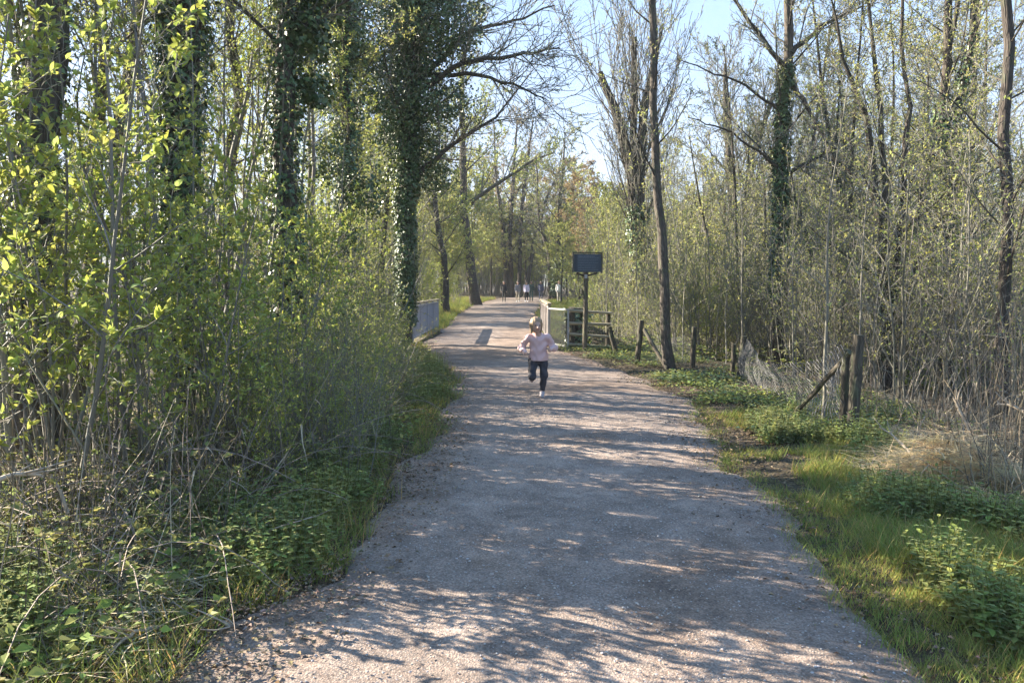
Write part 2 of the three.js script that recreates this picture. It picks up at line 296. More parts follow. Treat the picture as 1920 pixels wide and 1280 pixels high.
function branch(L, p, d, len, r, o, ctx, path) {
  const f = ctx.f, seg = o.seg[L]; let P, R;
  if (path) { P = path.map((q) => q.slice(0, 3)); R = path.map((q) => q[3]); len = 0; for (let k = 1; k < P.length; k++) len += V.len(V.sub(P[k], P[k - 1])); }
  else {
    P = [p]; R = [r]; let q = d; const end = o.end?.[L] ?? 0.3;
    for (let k = 1; k <= seg; k++) {
      q = V.norm([q[0] + f.s(o.wob[L]), q[1] + f.s(o.wob[L]) + (o.up[L] || 0), q[2] + f.s(o.wob[L])]);
      p = V.mad(p, q, len / seg); if (o.floor && p[1] < 0.03) p[1] = 0.03; P.push(p); R.push(Math.max(o.minR, r * lerp(1, end, k / seg)));
    }
  }
  const tone = f.r(0.75, 1.25), col = [tone, tone * f.r(0.95, 1.03), tone * f.r(0.9, 1.05)];
  let target = ctx.wood;
  if (L === 0 && ctx.trunk) { target = new MB(); ctx.trunk.push(target); } else if (L === 1 && ctx.limbs) { target = new MB(); ctx.limbs.push(target); }
  const ks = o.sides[L]; let rough = null;
  if (L === 0 && ks > 6) { const ph = f() * 9; rough = (s, k) => 1 + 0.10 * (hash2(s, 3, 5) - 0.5) + 0.14 * (noise2(s * 1.3, k * 0.8 + ph, 6) - 0.5) + (k === 0 ? 0.22 : 0); }
  target.tube(P, R, ks, col, false, rough);
  const n = o.n[L] || 0;
  if (o.leaf && L >= o.leaf.level) leavesOn(P, R, o, ctx);
  if (!n) { ctx.tips?.push(P[P.length - 1]); return; }
  const az0 = f() * 6.283, from = o.from[L], m = Math.max(1, Math.round(n * f.r(0.8, 1.2)));
  for (let k = 0; k < m; k++) {
    const t = from + (1 - from) * Math.min(1, (k + f()) / m), q = t * (P.length - 1), i = Math.min(P.length - 2, Math.floor(q)), pos = V.lerp(P[i], P[i + 1], q - i), td = V.norm(V.sub(P[i + 1], P[i])), rr = lerp(R[i], R[i + 1], q - i);
    const shape = L === 0 && o.shape ? o.shape(t) : 1.1 - 0.6 * t;
    let cd = rotTo(td, (o.ang[L] + f.s(12)) * DEG, az0 + k * 2.4 + f.s(0.5));
    if (o.lean && L === 0) cd = V.norm(V.add(cd, V.mul(o.lean, 1)));
    branch(L + 1, pos, cd, Math.max(0.06, (L === 0 && o.limb ? o.limb : len * o.lenr[L]) * shape * f.r(0.7, 1.25)), Math.max(o.minR, rr * o.rr[L] * f.r(0.7, 1)), o, ctx);
  }
}
// a whole plant as {trunk, limbs, wood, leaf} mesh data, standing at the origin
function plant(seed, o) {
  const ctx = { f: rng(seed), wood: new MB(), leaf: new MB(), trunk: o.tree ? [] : null, limbs: o.tree && o.sepLimbs ? [] : null, tips: [] };
  const f = ctx.f;
  for (let k = 0; k < (o.stems || 1); k++) {
    const a = f() * 6.283, sp = o.spread ?? 0, lean = (o.splay ?? 0) * f.r(0.2, 1);
    const p = [Math.cos(a) * sp * Math.sqrt(f()), -0.05, Math.sin(a) * sp * Math.sqrt(f())];
    const dir = V.norm([Math.cos(a) * lean + f.s(0.03), 1, Math.sin(a) * lean + f.s(0.03)]);
    if (o.paths) { for (const path of o.paths) branch(0, null, null, 0, 0, o, ctx, path); break; }
    branch(0, p, dir, o.height * f.r(0.75, 1.15), o.radius * f.r(0.7, 1.1), o, ctx);
  }
  return ctx;
}
function ivyOn(leaf, f, pts, n, o = {}) { // leaves clinging to a stem given as [x,y,z,r]
  const seglen = []; let tot = 0; for (let k = 1; k < pts.length; k++) { const l = V.len(V.sub(pts[k], pts[k - 1])); seglen.push(l); tot += l; }
  const bump = f() * 50;
  for (let k = 0; k < n; k++) {
    let q = f() * tot, i = 0; while (i < seglen.length - 1 && q > seglen[i]) q -= seglen[i++];
    const t = q / seglen[i], p = V.lerp(pts[i], pts[i + 1], t), r = lerp(pts[i][3], pts[i + 1][3], t), td = V.norm(V.sub(pts[i + 1], pts[i])), out = rotTo(td, Math.PI / 2, f() * 6.283);
    const away = r + (o.depth ?? 0.12) * Math.pow(f(), 1.3) * (0.35 + 1.3 * noise2(p[1] * 1.7 + bump, Math.atan2(out[2], out[0]) * 1.5 + 9, 4));
    const s = (o.size ?? 0.07) * f.r(0.6, 1.25), v = f.r(0.65, 1.3), d = V.norm([out[0] * 0.5 + f.s(0.5), -0.55 + f.s(0.5), out[2] * 0.5 + f.s(0.5)]);
    leaf.leaf(V.mad(p, out, away), d, V.norm([out[0] + f.s(0.35), out[1] + 0.35 + f.s(0.3), out[2] + f.s(0.35)]), s, s * 0.8, [v, v * f.r(0.95, 1.1), v * f.r(0.7, 1.1)], 0.12);
  }
}
// puts a plant's meshes under a group
function dress(g, c, mats, names = {}) {
  if (c.trunk) for (const t of c.trunk) part(g, 'trunk', t, mats.trunk ?? M.bark);
  if (c.limbs) for (const l of c.limbs) part(g, 'limb', l, mats.trunk ?? M.bark);
  if (c.wood.count) part(g, names.wood ?? (c.trunk ? 'twigs' : 'stems'), c.wood, mats.wood ?? M.twig, true);
  if (c.leaf.count) part(g, 'foliage', c.leaf, mats.leaf ?? M.leafMid, true);
  if (c.ivy?.count) part(g, 'ivy', c.ivy, M.ivy, true);
  return g;
}
function proto(seed, o, mats) { const g = new THREE.Group(); return dress(g, plant(seed, o), mats); }
function put(pro, name, x, z, turn, s, label, category, group, tilt = [0, 0]) {
  const g = pro.clone(); g.name = numbered(name); const sc = Array.isArray(s) ? s : [s, s, s];
  g.position.set(x, H(x, z), z); g.rotation.set(tilt[0], turn, tilt[1]); g.scale.set(...sc); tag(g, label, category, group); scene.add(g); return g;
}

// ---------- plant kinds ----------
const T = {};
// leafy shrub, rosettes of fresh leaves at the twig ends
const O_bright = { stems: 7, spread: 0.3, splay: 0.42, height: 2.5, radius: 0.016, minR: 0.0018, seg: [7, 4, 3], sides: [4, 3, 3], n: [11, 5, 0], from: [0.15, 0.2], ang: [52, 45], lenr: [0.34, 0.5], up: [0.05, 0.08, 0.12], wob: [0.12, 0.2, 0.25], rr: [0.55, 0.6], leaf: { level: 1, n: 11, size: 0.05, ratio: 0.52, tip: true, lift: 0.35, fine: true } };
T.bright = [11, 12, 13].map((s) => proto(s, O_bright, { leaf: M.leafBright }));
const O_mid = { stems: 10, spread: 0.4, splay: 0.4, height: 2.3, radius: 0.013, minR: 0.0027, seg: [6, 4, 3], sides: [4, 3, 3], n: [9, 5, 0], from: [0.12, 0.15], ang: [52, 48], lenr: [0.36, 0.45], up: [0.04, 0.06, 0.08], wob: [0.14, 0.22, 0.3], rr: [0.55, 0.6], leaf: { level: 1, n: 3.6, size: 0.055, ratio: 0.55, lift: 0.2 } };
T.mid = [21, 22, 23].map((s) => proto(s, O_mid, { leaf: M.leafMid }));
const O_bare = { stems: 10, spread: 0.45, splay: 0.5, height: 2.4, radius: 0.013, minR: 0.0027, seg: [7, 5, 3], sides: [4, 3, 3], n: [9, 5, 0], from: [0.15, 0.15], ang: [45, 45], lenr: [0.4, 0.42], up: [0.03, 0.05, 0.08], wob: [0.14, 0.22, 0.28], rr: [0.55, 0.65], leaf: { level: 2, n: 2.4, size: 0.038, ratio: 0.55, lift: 0.2 } };
T.bare = [31, 32, 33].map((s) => proto(s, O_bare, { leaf: M.leafPale }));
// tall thin sapling
const O_whip = { stems: 1, splay: 0.12, height: 5, radius: 0.026, minR: 0.0028, seg: [10, 4, 3], sides: [5, 3, 3], n: [16, 4, 0], from: [0.25, 0.2], ang: [48, 45], limb: 1.1, lenr: [0.2, 0.45], up: [0.03, 0.12, 0.1], wob: [0.07, 0.16, 0.22], rr: [0.5, 0.6], end: [0.2, 0.3, 0.4], leaf: { level: 1, n: 3.2, size: 0.042, ratio: 0.55, lift: 0.2 } };
T.whip = [41, 42, 43, 44].map((s) => proto(s, O_whip, { leaf: M.leafPale }));
const O_hazel = { stems: 9, spread: 0.3, splay: 0.28, height: 4.6, radius: 0.022, minR: 0.003, seg: [9, 4, 3], sides: [5, 3, 3], n: [9, 4, 0], from: [0.3, 0.2], ang: [42, 45], limb: 1.0, lenr: [0.2, 0.45], up: [0.02, 0.1, 0.1], wob: [0.08, 0.18, 0.25], rr: [0.5, 0.6], end: [0.2, 0.3, 0.4], leaf: { level: 1, n: 5, size: 0.05, ratio: 0.6, lift: 0.2 } };
T.hazel = [51, 52, 53].map((s) => proto(s, O_hazel, { leaf: M.leafPale }));
// dead canes and arching bramble
function canes(seed, n, h, spread, splay, rad = 0.005) {
  const f = rng(seed), mb = new MB();
  for (let k = 0; k < n; k++) {
    const a = f() * 6.283, b = f() * 6.283, L = h * f.r(0.45, 1.15), sp = splay * f.r(0, 1) * f(); let p = [Math.cos(a) * spread * Math.sqrt(f()), -0.03, Math.sin(a) * spread * Math.sqrt(f())], d = V.norm([Math.cos(b) * sp, 1, Math.sin(b) * sp]); const P = [p], R = [rad];
    const droop = f() < 0.3 ? f.r(0.05, 0.25) : f.r(0, 0.03);
    for (let q = 1; q <= 6; q++) { d = V.norm([d[0] * (1 + droop * 0.6) + f.s(0.08), d[1] - droop, d[2] * (1 + droop * 0.6) + f.s(0.08)]); p = V.mad(p, d, L / 6); if (p[1] < 0.02) p[1] = 0.02; P.push(p); R.push(rad * (1 - q * 0.1)); }
    const v = 0.22 + 1.0 * Math.pow(f(), 2.2); mb.tube(P, R, 3, [v, v * f.r(0.9, 1), v * f.r(0.75, 1)]);
    if (f() < 0.6) for (let q = 0; q < 3; q++) { const i = 1 + f.i(5), dd = V.norm([f.s(), f.s(0.8), f.s()]); mb.blade(P[i], dd, [f.s(0.3), -0.4, f.s(0.3)], f.r(0.08, 0.3), 0.012, [v, v * 0.95, v * 0.85], 2); }
  }
  return mb;
}
function canesProto(seed, ...a) { const g = new THREE.Group(); part(g, 'stems', canes(seed, ...a), M.dry, true); return g; }
T.cane = [61, 62, 63].map((s) => canesProto(s, 26, 1.6, 0.5, 0.9, 0.0042));
T.lowcane = [64, 65, 66].map((s) => canesProto(s, 55, 1.1, 0.7, 2.0, 0.0042));
function bramble(seed) {
  const f = rng(seed), w = new MB(), l = new MB(), g = new THREE.Group();
  for (let k = 0; k < 16; k++) {
    const b = f() * 6.283, L = f.r(0.8, 2.0); let p = [f.s(0.4), 0, f.s(0.4)], d = V.norm([Math.cos(b) * 0.6, 1, Math.sin(b) * 0.6]); const P = [p], R = [0.005], dr = f.r(0.12, 0.3);
    for (let q = 1; q <= 9; q++) { d = V.norm([d[0] + f.s(0.1), d[1] - dr, d[2] + f.s(0.1)]); p = V.mad(p, d, L / 9); if (p[1] < 0.03) { p[1] = 0.03; d[1] = 0.05; } P.push(p); R.push(0.005 - q * 0.0003); }
    const v = f.r(0.8, 1.6); w.tube(P, R, 3, [v * 1.1, v * 0.9, v * 0.85]);
    for (let q = 0; q < 20; q++) { const i = f.i(9), pp = V.lerp(P[i], P[i + 1], f()), dd = V.norm([f.s(), f.s(0.5) + 0.15, f.s()]), s = f.r(0.03, 0.065), c = f.r(0.6, 1.3); for (let m = -1; m <= 1; m++) l.leaf(V.mad(pp, dd, 0.02), V.norm(V.add(dd, [f.s(0.7) * Math.abs(m), 0, f.s(0.7) * Math.abs(m)])), [f.s(0.4), 1, f.s(0.4)], s, s * 0.6, [c * f.r(0.9, 1.3), c, c]); }
  }
  part(g, 'stems', w, M.twig, true); part(g, 'foliage', l, M.leafMid, true); return g;
}
T.bramble = [71, 72, 73].map(bramble);
// small plants for the ground layer
function nettleGeo(seed, n = 7, h = 0.38, leaf = 0.06) {
  const f = rng(seed), mb = new MB();
  for (let k = 0; k < n; k++) {
    const hh = h * f.r(0.5, 1.1), b = [f.s(0.13), 0, f.s(0.13)], tp = V.add(b, [f.s(0.09), hh, f.s(0.09)]), v = f.r(0.75, 1.2);
    mb.tube([b, V.lerp(b, tp, 0.5), tp], [0.003, 0.0025, 0.002], 3, [v, v * 0.9, v * 0.8]);
    for (let q = 1; q < 7; q++) { const p = V.lerp(b, tp, q / 6.2), a = q * 1.57 + f.s(0.3); for (const s of [0, Math.PI]) { const L = leaf * (1.25 - 0.1 * q) * f.r(0.7, 1.2), c = v * f.r(0.8, 1.25); mb.leafFine(p, V.norm([Math.cos(a + s), 0.25 + f.s(0.3), Math.sin(a + s)]), [f.s(0.2), 1, f.s(0.2)], L, L * 0.55, [c * f.r(0.9, 1.15), c, c * 0.9], 0.25); } }
  }
  return mb.geo();
}
function grassGeo(seed, n, h, w, spread, tone) {
  const f = rng(seed), mb = new MB();
  for (let k = 0; k < n; k++) { const a = f() * 6.283, b = f() * 6.283, L = h * f.r(0.4, 1.15), v = f.r(0.7, 1.25), dry = f() < tone; mb.blade([Math.cos(a) * spread * Math.sqrt(f()), 0, Math.sin(a) * spread * Math.sqrt(f())], V.norm([Math.cos(b) * 0.45, 1, Math.sin(b) * 0.45]), [Math.cos(b) * f.r(0.05, 0.45), -f.r(0, 0.35), Math.sin(b) * f.r(0.05, 0.45)], L, w, dry ? [v * 2.1, v * 1.2, v * 1.9] : [v * f.r(0.85, 1.15), v, v * 0.9]); }
  return mb.geo();
}
function groundLeafGeo(seed, n, spread, size, h) { // low creeping leaves
  const f = rng(seed), mb = new MB();
  for (let k = 0; k < n; k++) { const a = f() * 6.283, r = spread * Math.sqrt(f()), b = f() * 6.283, s = size * f.r(0.6, 1.3), v = f.r(0.65, 1.3); mb.leaf([Math.cos(a) * r, f.r(0.01, h), Math.sin(a) * r], V.norm([Math.cos(b), f.r(-0.2, 0.5), Math.sin(b)]), [f.s(0.5), 1, f.s(0.5)], s, s * 0.75, [v * f.r(0.9, 1.2), v, v * 0.9], 0.12); }
  return mb.geo();
}
function strawGeo(seed, n, spread, L) { const f = rng(seed), mb = new MB(); for (let k = 0; k < n; k++) { const b = f() * 6.283, v = f.r(0.6, 1.35), l = L * f.r(0.4, 1.2); mb.blade([f.s(spread), f.r(0.005, 0.06), f.s(spread)], V.norm([Math.cos(b), f.r(-0.05, 0.25), Math.sin(b)]), [f.s(0.2), -0.08, f.s(0.2)], l, 0.009, [v, v * 0.95, v * 0.85], 2); } return mb.geo(); }
function litterGeo(seed, n, spread) { const f = rng(seed), mb = new MB(); for (let k = 0; k < n; k++) { const b = f() * 6.283, s = f.r(0.012, 0.036), v = f.r(0.5, 1.4); mb.leaf([f.s(spread), f.r(0.006, 0.025), f.s(spread)], V.norm([Math.cos(b), f.r(-0.1, 0.35), Math.sin(b)]), [f.s(0.5), 1, f.s(0.5)], s, s * 0.65, [v * f.r(0.9, 1.15), v, v * f.r(0.8, 1.1)], 0.3); } return mb.geo(); }
// trees for the wood behind
const O_tall = { tree: true, stems: 1, splay: 0.1, height: 13, radius: 0.15, minR: 0.0048, seg: [12, 6, 4, 3], sides: [8, 5, 3, 3], n: [24, 10, 9, 0], from: [0.22, 0.2, 0.15], ang: [46, 42, 42], limb: 3.6, lenr: [0.3, 0.42, 0.42], up: [0.02, 0.09, 0.06, 0.06], wob: [0.05, 0.12, 0.2, 0.26], rr: [0.3, 0.5, 0.6], end: [0.15, 0.25, 0.3, 0.5], shape: (t) => 1.25 - 0.85 * t, leaf: { level: 3, n: 2.2, size: 0.06, ratio: 0.6, lift: 0.1 } };
T.tall = [81, 82, 83].map((s) => proto(s, O_tall, { leaf: M.bud }));
const O_multi = { ...O_tall, stems: 4, spread: 0.35, splay: 0.3, height: 11, radius: 0.11, n: [15, 8, 8, 0], limb: 2.9 };
T.multi = [84, 85].map((s) => proto(s, O_multi, { leaf: M.bud }));
const O_green = { ...O_tall, height: 11, n: [18, 8, 5, 0], limb: 3.8, ang: [58, 45, 42], up: [0.02, 0.05, 0.04, 0.04], leaf: { level: 2, n: 6, size: 0.10, ratio: 0.65, lift: 0.1 } };
T.green = [86, 87].map((s) => proto(s, O_green, { leaf: M.leafBright }));
const O_leafy = { ...O_bright, stems: 5, spread: 0.35, splay: 0.3, height: 5.2, radius: 0.04, n: [18, 5, 0], from: [0.2, 0.2], limb: 1.3, lenr: [0.3, 0.5], ang: [55, 45], leaf: { level: 1, n: 9, size: 0.058, ratio: 0.5, tip: true, lift: 0.3 } };
T.leafy = [14, 15, 16].map((s) => proto(s, O_leafy, { leaf: M.leafBright }));
const O_far = { ...O_tall, height: 13, n: [26, 9, 6, 0], limb: 4.2, ang: [60, 48, 42], minR: 0.012, up: [0.02, 0.05, 0.04, 0.04], leaf: { level: 2, n: 7, size: 0.17, ratio: 0.65, lift: 0.1 } };
T.yellowgreen = [96, 97].map((s) => proto(s, O_far, { leaf: M.leafPale }));
T.russet = [98].map((s) => proto(s, { ...O_far, leaf: { ...O_far.leaf, n: 5 } }, { leaf: leafMat([0.34, 0.25, 0.13], 0.35, 0) }));
// bare upright poles
const O_pole = { stems: 1, splay: 0.1, height: 6.2, radius: 0.036, minR: 0.004, seg: [9, 4], sides: [6, 3], n: [9, 0], from: [0.35], ang: [38], limb: 0.8, lenr: [0.15], up: [0.02, 0.14], wob: [0.06, 0.16], rr: [0.4], end: [0.3, 0.4], leaf: { level: 1, n: 3, size: 0.045, ratio: 0.6, lift: 0.2 } };
T.pole = [45, 46, 47].map((s) => proto(s, O_pole, { leaf: M.leafPale }));
// taller leafy stems, bare below
const O_canopy = { ...O_leafy, stems: 4, spread: 0.4, splay: 0.2, height: 7.5, radius: 0.05, n: [22, 5, 0], from: [0.66, 0.2], limb: 1.4, lenr: [0.2, 0.5] };
T.canopy = [17, 18, 19].map((s) => proto(s, O_canopy, { leaf: M.leafBright }));

// ---------- trees one can tell apart ----------
// stem traced as [x pixel, y pixel, distance, radius]; the foot goes to the ground
function stem(list) {
  const P = list.map(([x, y, d, r]) => [...at(x, y, d), r]); const a = P[0]; a[1] = H(a[0], a[2]) - 0.08;
  const out = []; // resample with a little crookedness
  for (let k = 0; k + 1 < P.length; k++) { const n = Math.max(2, Math.round(V.len(V.sub(P[k + 1], P[k])) / 0.6)); for (let q = 0; q < n; q++) { const t = q / n, c = V.lerp(P[k], P[k + 1], t); out.push([c[0] + (noise2(c[1] * 1.3, k + list[0][0], 91) - 0.5) * 0.10 * (q || k ? 1 : 0), c[1], c[2] + (noise2(c[1] * 1.3, k + list[0][0], 92) - 0.5) * 0.1 * (q || k ? 1 : 0), lerp(P[k][3], P[k + 1][3], t)]); } }
  out.push(P[P.length - 1]); return out;
}
function tracedTree(seed, stems, o, label, opt = {}) {
  const paths = stems.map(stem), foot = [paths[0][0][0], H(paths[0][0][0], paths[0][0][2]), paths[0][0][2]];
  const local = paths.map((p) => p.map((q) => [q[0] - foot[0], q[1] - foot[1], q[2] - foot[2], q[3]]));
  const c = plant(seed, { ...o, tree: true, sepLimbs: true, paths: local });
  const f = rng(seed + 5);
  if (opt.limbs) for (const l of opt.limbs) { // limbs traced too
    const P = l.map(([x, y, d, r]) => { const q = at(x, y, d); return [q[0] - foot[0], q[1] - foot[1], q[2] - foot[2], r]; });
    const mb = new MB(); const keep = c.limbs; const ctx = { f, wood: c.wood, leaf: c.leaf, trunk: null, limbs: null };
    const fine = []; for (let k = 0; k + 1 < P.length; k++) for (let q = 0; q < 4; q++) { const t = q / 4, a = V.lerp(P[k], P[k + 1], t); fine.push([a[0] + f.s(0.03), a[1] + f.s(0.03), a[2] + f.s(0.06), lerp(P[k][3], P[k + 1][3], t)]); } fine.push(P[P.length - 1]);
    ctx.wood = mb; const o2 = { ...o, n: [0] }; branch(0, null, null, 0, 0, o2, { ...ctx, leaf: new MB() }, fine); keep.push(mb);
    const n = opt.limbTwigs ?? 12;
    for (let k = 0; k < n; k++) { const t = f.r(0.15, 1), q = t * (fine.length - 1), i = Math.min(fine.length - 2, Math.floor(q)), td = V.norm(V.sub(fine[i + 1], fine[i])); branch(2, V.lerp(fine[i], fine[i + 1], q - i), rotTo(td, f.r(25, 60) * DEG, f() * 6.28), f.r(0.5, 1.4) * (opt.twigLen ?? 1), Math.max(o.minR, fine[i][3] * 0.4), o, { f, wood: c.wood, leaf: c.leaf, trunk: null, limbs: null }); }
  }
  if (opt.ivy) { c.ivy = new MB(); for (const [which, from, to, n, depth, size] of opt.ivy) { const p = local[which].filter((q) => q[1] >= from && q[1] <= to); if (p.length > 1) ivyOn(c.ivy, f, p, n, { depth, size }); } }
  if (opt.ivyBlobs) { c.ivy ??= new MB(); for (const [px, py, d, r, n] of opt.ivyBlobs) { const q = at(px, py, d), ctr = V.sub(q, foot); for (let k = 0; k < n; k++) { const dir = V.norm([f.s(), f.s(), f.s()]), rr = r * (0.45 + 0.55 * f()) * (0.6 + 0.8 * noise2(dir[0] * 3 + px, dir[1] * 3 + dir[2] * 2, 8)), s = f.r(0.05, 0.10), v = f.r(0.6, 1.3); c.ivy.leaf(V.mad(ctr, dir, rr), V.norm([f.s(), -0.4 + f.s(0.6), f.s()]), V.norm([dir[0] + f.s(0.5), dir[1] + 0.4 + f.s(0.5), dir[2] + f.s(0.5)]), s, s * 0.8, [v, v * f.r(0.95, 1.1), v * f.r(0.7, 1.1)], 0.12); } } }
  const g = thing(opt.name ?? 'bare_tree', label, 'tree', foot, 0, opt.group); dress(g, c, { leaf: opt.leaf ?? M.leafPale }); return g;
}
const O_near = { minR: 0.0042, seg: [8, 6, 4, 3], sides: [10, 5, 3, 3], n: [20, 9, 8, 0], from: [0.3, 0.15, 0.15], ang: [52, 42, 42], limb: 2.2, lenr: [0.3, 0.42, 0.45], up: [0, 0.06, 0.06, 0.06], wob: [0.05, 0.13, 0.2, 0.26], rr: [0.26, 0.5, 0.6], end: [0.2, 0.25, 0.3, 0.5], shape: (t) => 1.1 - 0.5 * t, leaf: { level: 3, n: 1.6, size: 0.045, ratio: 0.6, lift: 0.1 } };
// left side of the path
tracedTree(201, [[[66, 760, 7, 0.21], [58, 560, 7, 0.2], [52, 400, 7, 0.19], [70, 200, 7.1, 0.18], [92, 0, 7.2, 0.17], [130, -500, 7.6, 0.12], [150, -1000, 8, 0.05]]], { ...O_near, from: [0.45, 0.15, 0.15] }, 'thick dark trunk leaning right at the far left edge behind the bright leafy shrub', { ivy: [[0, 0.2, 6, 1500, 0.1, 0.06]] });
tracedTree(202, [[[335, 820, 8.4, 0.184], [345, 560, 8.4, 0.17], [338, 300, 8.4, 0.163], [345, 100, 8.4, 0.156], [352, 0, 8.4, 0.15], [360, -600, 8.8, 0.102], [340, -1100, 9, 0.034]], [[340, 520, 8.4, 0.0544], [318, 300, 8.5, 0.0476], [310, 100, 8.5, 0.0408], [304, -200, 8.6, 0.034]]], { ...O_near, from: [0.5, 0.15, 0.15] }, 'thick ivy-clad trunk with a climbing stem, in the middle of the left thicket', { name: 'ivy_tree', ivy: [[0, 0.2, 9, 11000, 0.13, 0.06], [1, 0.5, 5, 3000, 0.09, 0.055]] });
tracedTree(203, [[[545, 800, 9.6, 0.144], [540, 560, 9.6, 0.137], [535, 300, 9.6, 0.13], [540, 100, 9.6, 0.122], [545, -50, 9.6, 0.115], [560, -700, 10, 0.0576]]], { ...O_near, from: [0.4, 0.15, 0.15] }, 'dark straight trunk with ivy up its right side, right of the thick ivy-clad trunk', { name: 'ivy_tree', ivy: [[0, 0.3, 8, 6500, 0.13, 0.06]], ivyBlobs: [[575, 60, 9.7, 0.35, 800], [600, -20, 9.9, 0.45, 1200], [585, 170, 9.8, 0.25, 450]] });
tracedTree(204, [[[757, 620, 21.5, 0.21], [759, 480, 21.5, 0.19], [760, 350, 21.5, 0.2], [768, 200, 21.6, 0.22], [775, 50, 21.8, 0.2], [790, -150, 22, 0.15], [800, -400, 22.5, 0.06]]], { ...O_near, n: [22, 9, 8, 0], from: [0.35, 0.15, 0.15], limb: 3.0, minR: 0.007 }, 'big ivy-covered tree beside the left bridge railing with limbs over the path', {
  name: 'ivy_tree', limbTwigs: 26, twigLen: 1.5,
  ivy: [[0, 0, 4.6, 7000, 0.15, 0.08], [0, 4.2, 11, 9000, 0.35, 0.10]],
  ivyBlobs: [[700, 60, 21.5, 1.9, 6500], [790, 20, 21, 1.6, 5200], [650, 130, 20.5, 1.5, 4500], [845, 60, 21.5, 1.1, 2600], [760, 170, 21.5, 1.5, 4500], [690, 230, 21, 1.3, 3400], [835, 190, 22, 0.9, 1800], [790, 290, 22, 1.0, 2200], [820, 330, 22.5, 0.6, 900], [620, 30, 20, 1.5, 4200], [740, -80, 21, 1.8, 5000], [840, -60, 22, 1.3, 3000]],
  limbs: [[[790, 170, 21.6, 0.09], [870, 115, 21, 0.07], [960, 105, 20, 0.05], [1050, 90, 19.5, 0.02]], [[785, 150, 21.7, 0.08], [880, 60, 22, 0.06], [960, 40, 22.5, 0.04], [1040, 10, 23, 0.02]], [[800, 140, 21.7, 0.07], [900, 140, 21, 0.05], [980, 165, 20.5, 0.03], [1030, 190, 20, 0.012]], [[790, 60, 21.8, 0.08], [880, -20, 22, 0.05], [980, -60, 22, 0.03]], [[780, 330, 21.6, 0.08], [850, 270, 21.8, 0.06], [930, 220, 22, 0.035], [1000, 130, 22, 0.012]]] });
tracedTree(205, [[[250, 760, 13, 0.13], [240, 500, 13, 0.12], [215, 300, 13, 0.11], [250, 120, 13.2, 0.1], [265, 0, 13.4, 0.09], [280, -400, 14, 0.03]]], O_near, 'slim crooked trunk between the leaning trunk and the thick ivy-clad trunk', { ivy: [[0, 0.2, 5, 1200, 0.1, 0.06]] });
tracedTree(206, [[[430, 740, 14, 0.12], [425, 400, 14, 0.11], [445, 200, 14, 0.1], [430, 0, 14, 0.09], [440, -400, 14, 0.03]]], O_near, 'slim trunk in shade between the two ivy-clad trunks of the left thicket', {});
tracedTree(207, [[[640, 690, 17, 0.14], [650, 400, 17, 0.13], [645, 150, 17, 0.12], [655, -50, 17, 0.1], [660, -400, 17, 0.03]]], { ...O_near, leaf: { level: 2, n: 5, size: 0.06, ratio: 0.6, lift: 0.1 } }, 'small-leaved tree standing left of the big ivy tree at the railing', { ivy: [[0, 0.2, 8, 6000, 0.25, 0.08]], ivyBlobs: [[620, 300, 16, 0.6, 900], [680, 360, 17, 0.6, 900]] });
tracedTree(208, [[[150, 760, 10, 0.09], [175, 400, 10, 0.08], [185, 100, 10, 0.07], [200, -300, 10, 0.03]]], O_near, 'thin upright trunk just right of the leaning trunk at the left edge', {});
tracedTree(209, [[[-70, 760, 8.2, 0.2], [-75, 300, 8.2, 0.18], [-70, -300, 8.4, 0.14], [-60, -700, 8.6, 0.05]]], { ...O_near, n: [10, 6, 5, 0], from: [0.5, 0.15, 0.15] }, 'ivy-clad trunk added just beyond the left edge of the view to shade the path', { name: 'ivy_tree', ivy: [[0, 0.2, 6, 4500, 0.18, 0.08]] });  // unseen trunk, added so its ivy casts a dark band on the path
tracedTree(210, [[[-420, 760, 6.6, 0.2], [-420, 200, 6.6, 0.18], [-430, -500, 6.8, 0.12], [-430, -900, 7, 0.05]]], { ...O_near, n: [10, 6, 5, 0], from: [0.5, 0.15, 0.15] }, 'ivy-clad trunk added well left of the view to throw shadow across the path', { name: 'ivy_tree', ivy: [[0, 0.1, 5, 3500, 0.16, 0.08]] });  // added out of view, only as a shadow caster for the near path
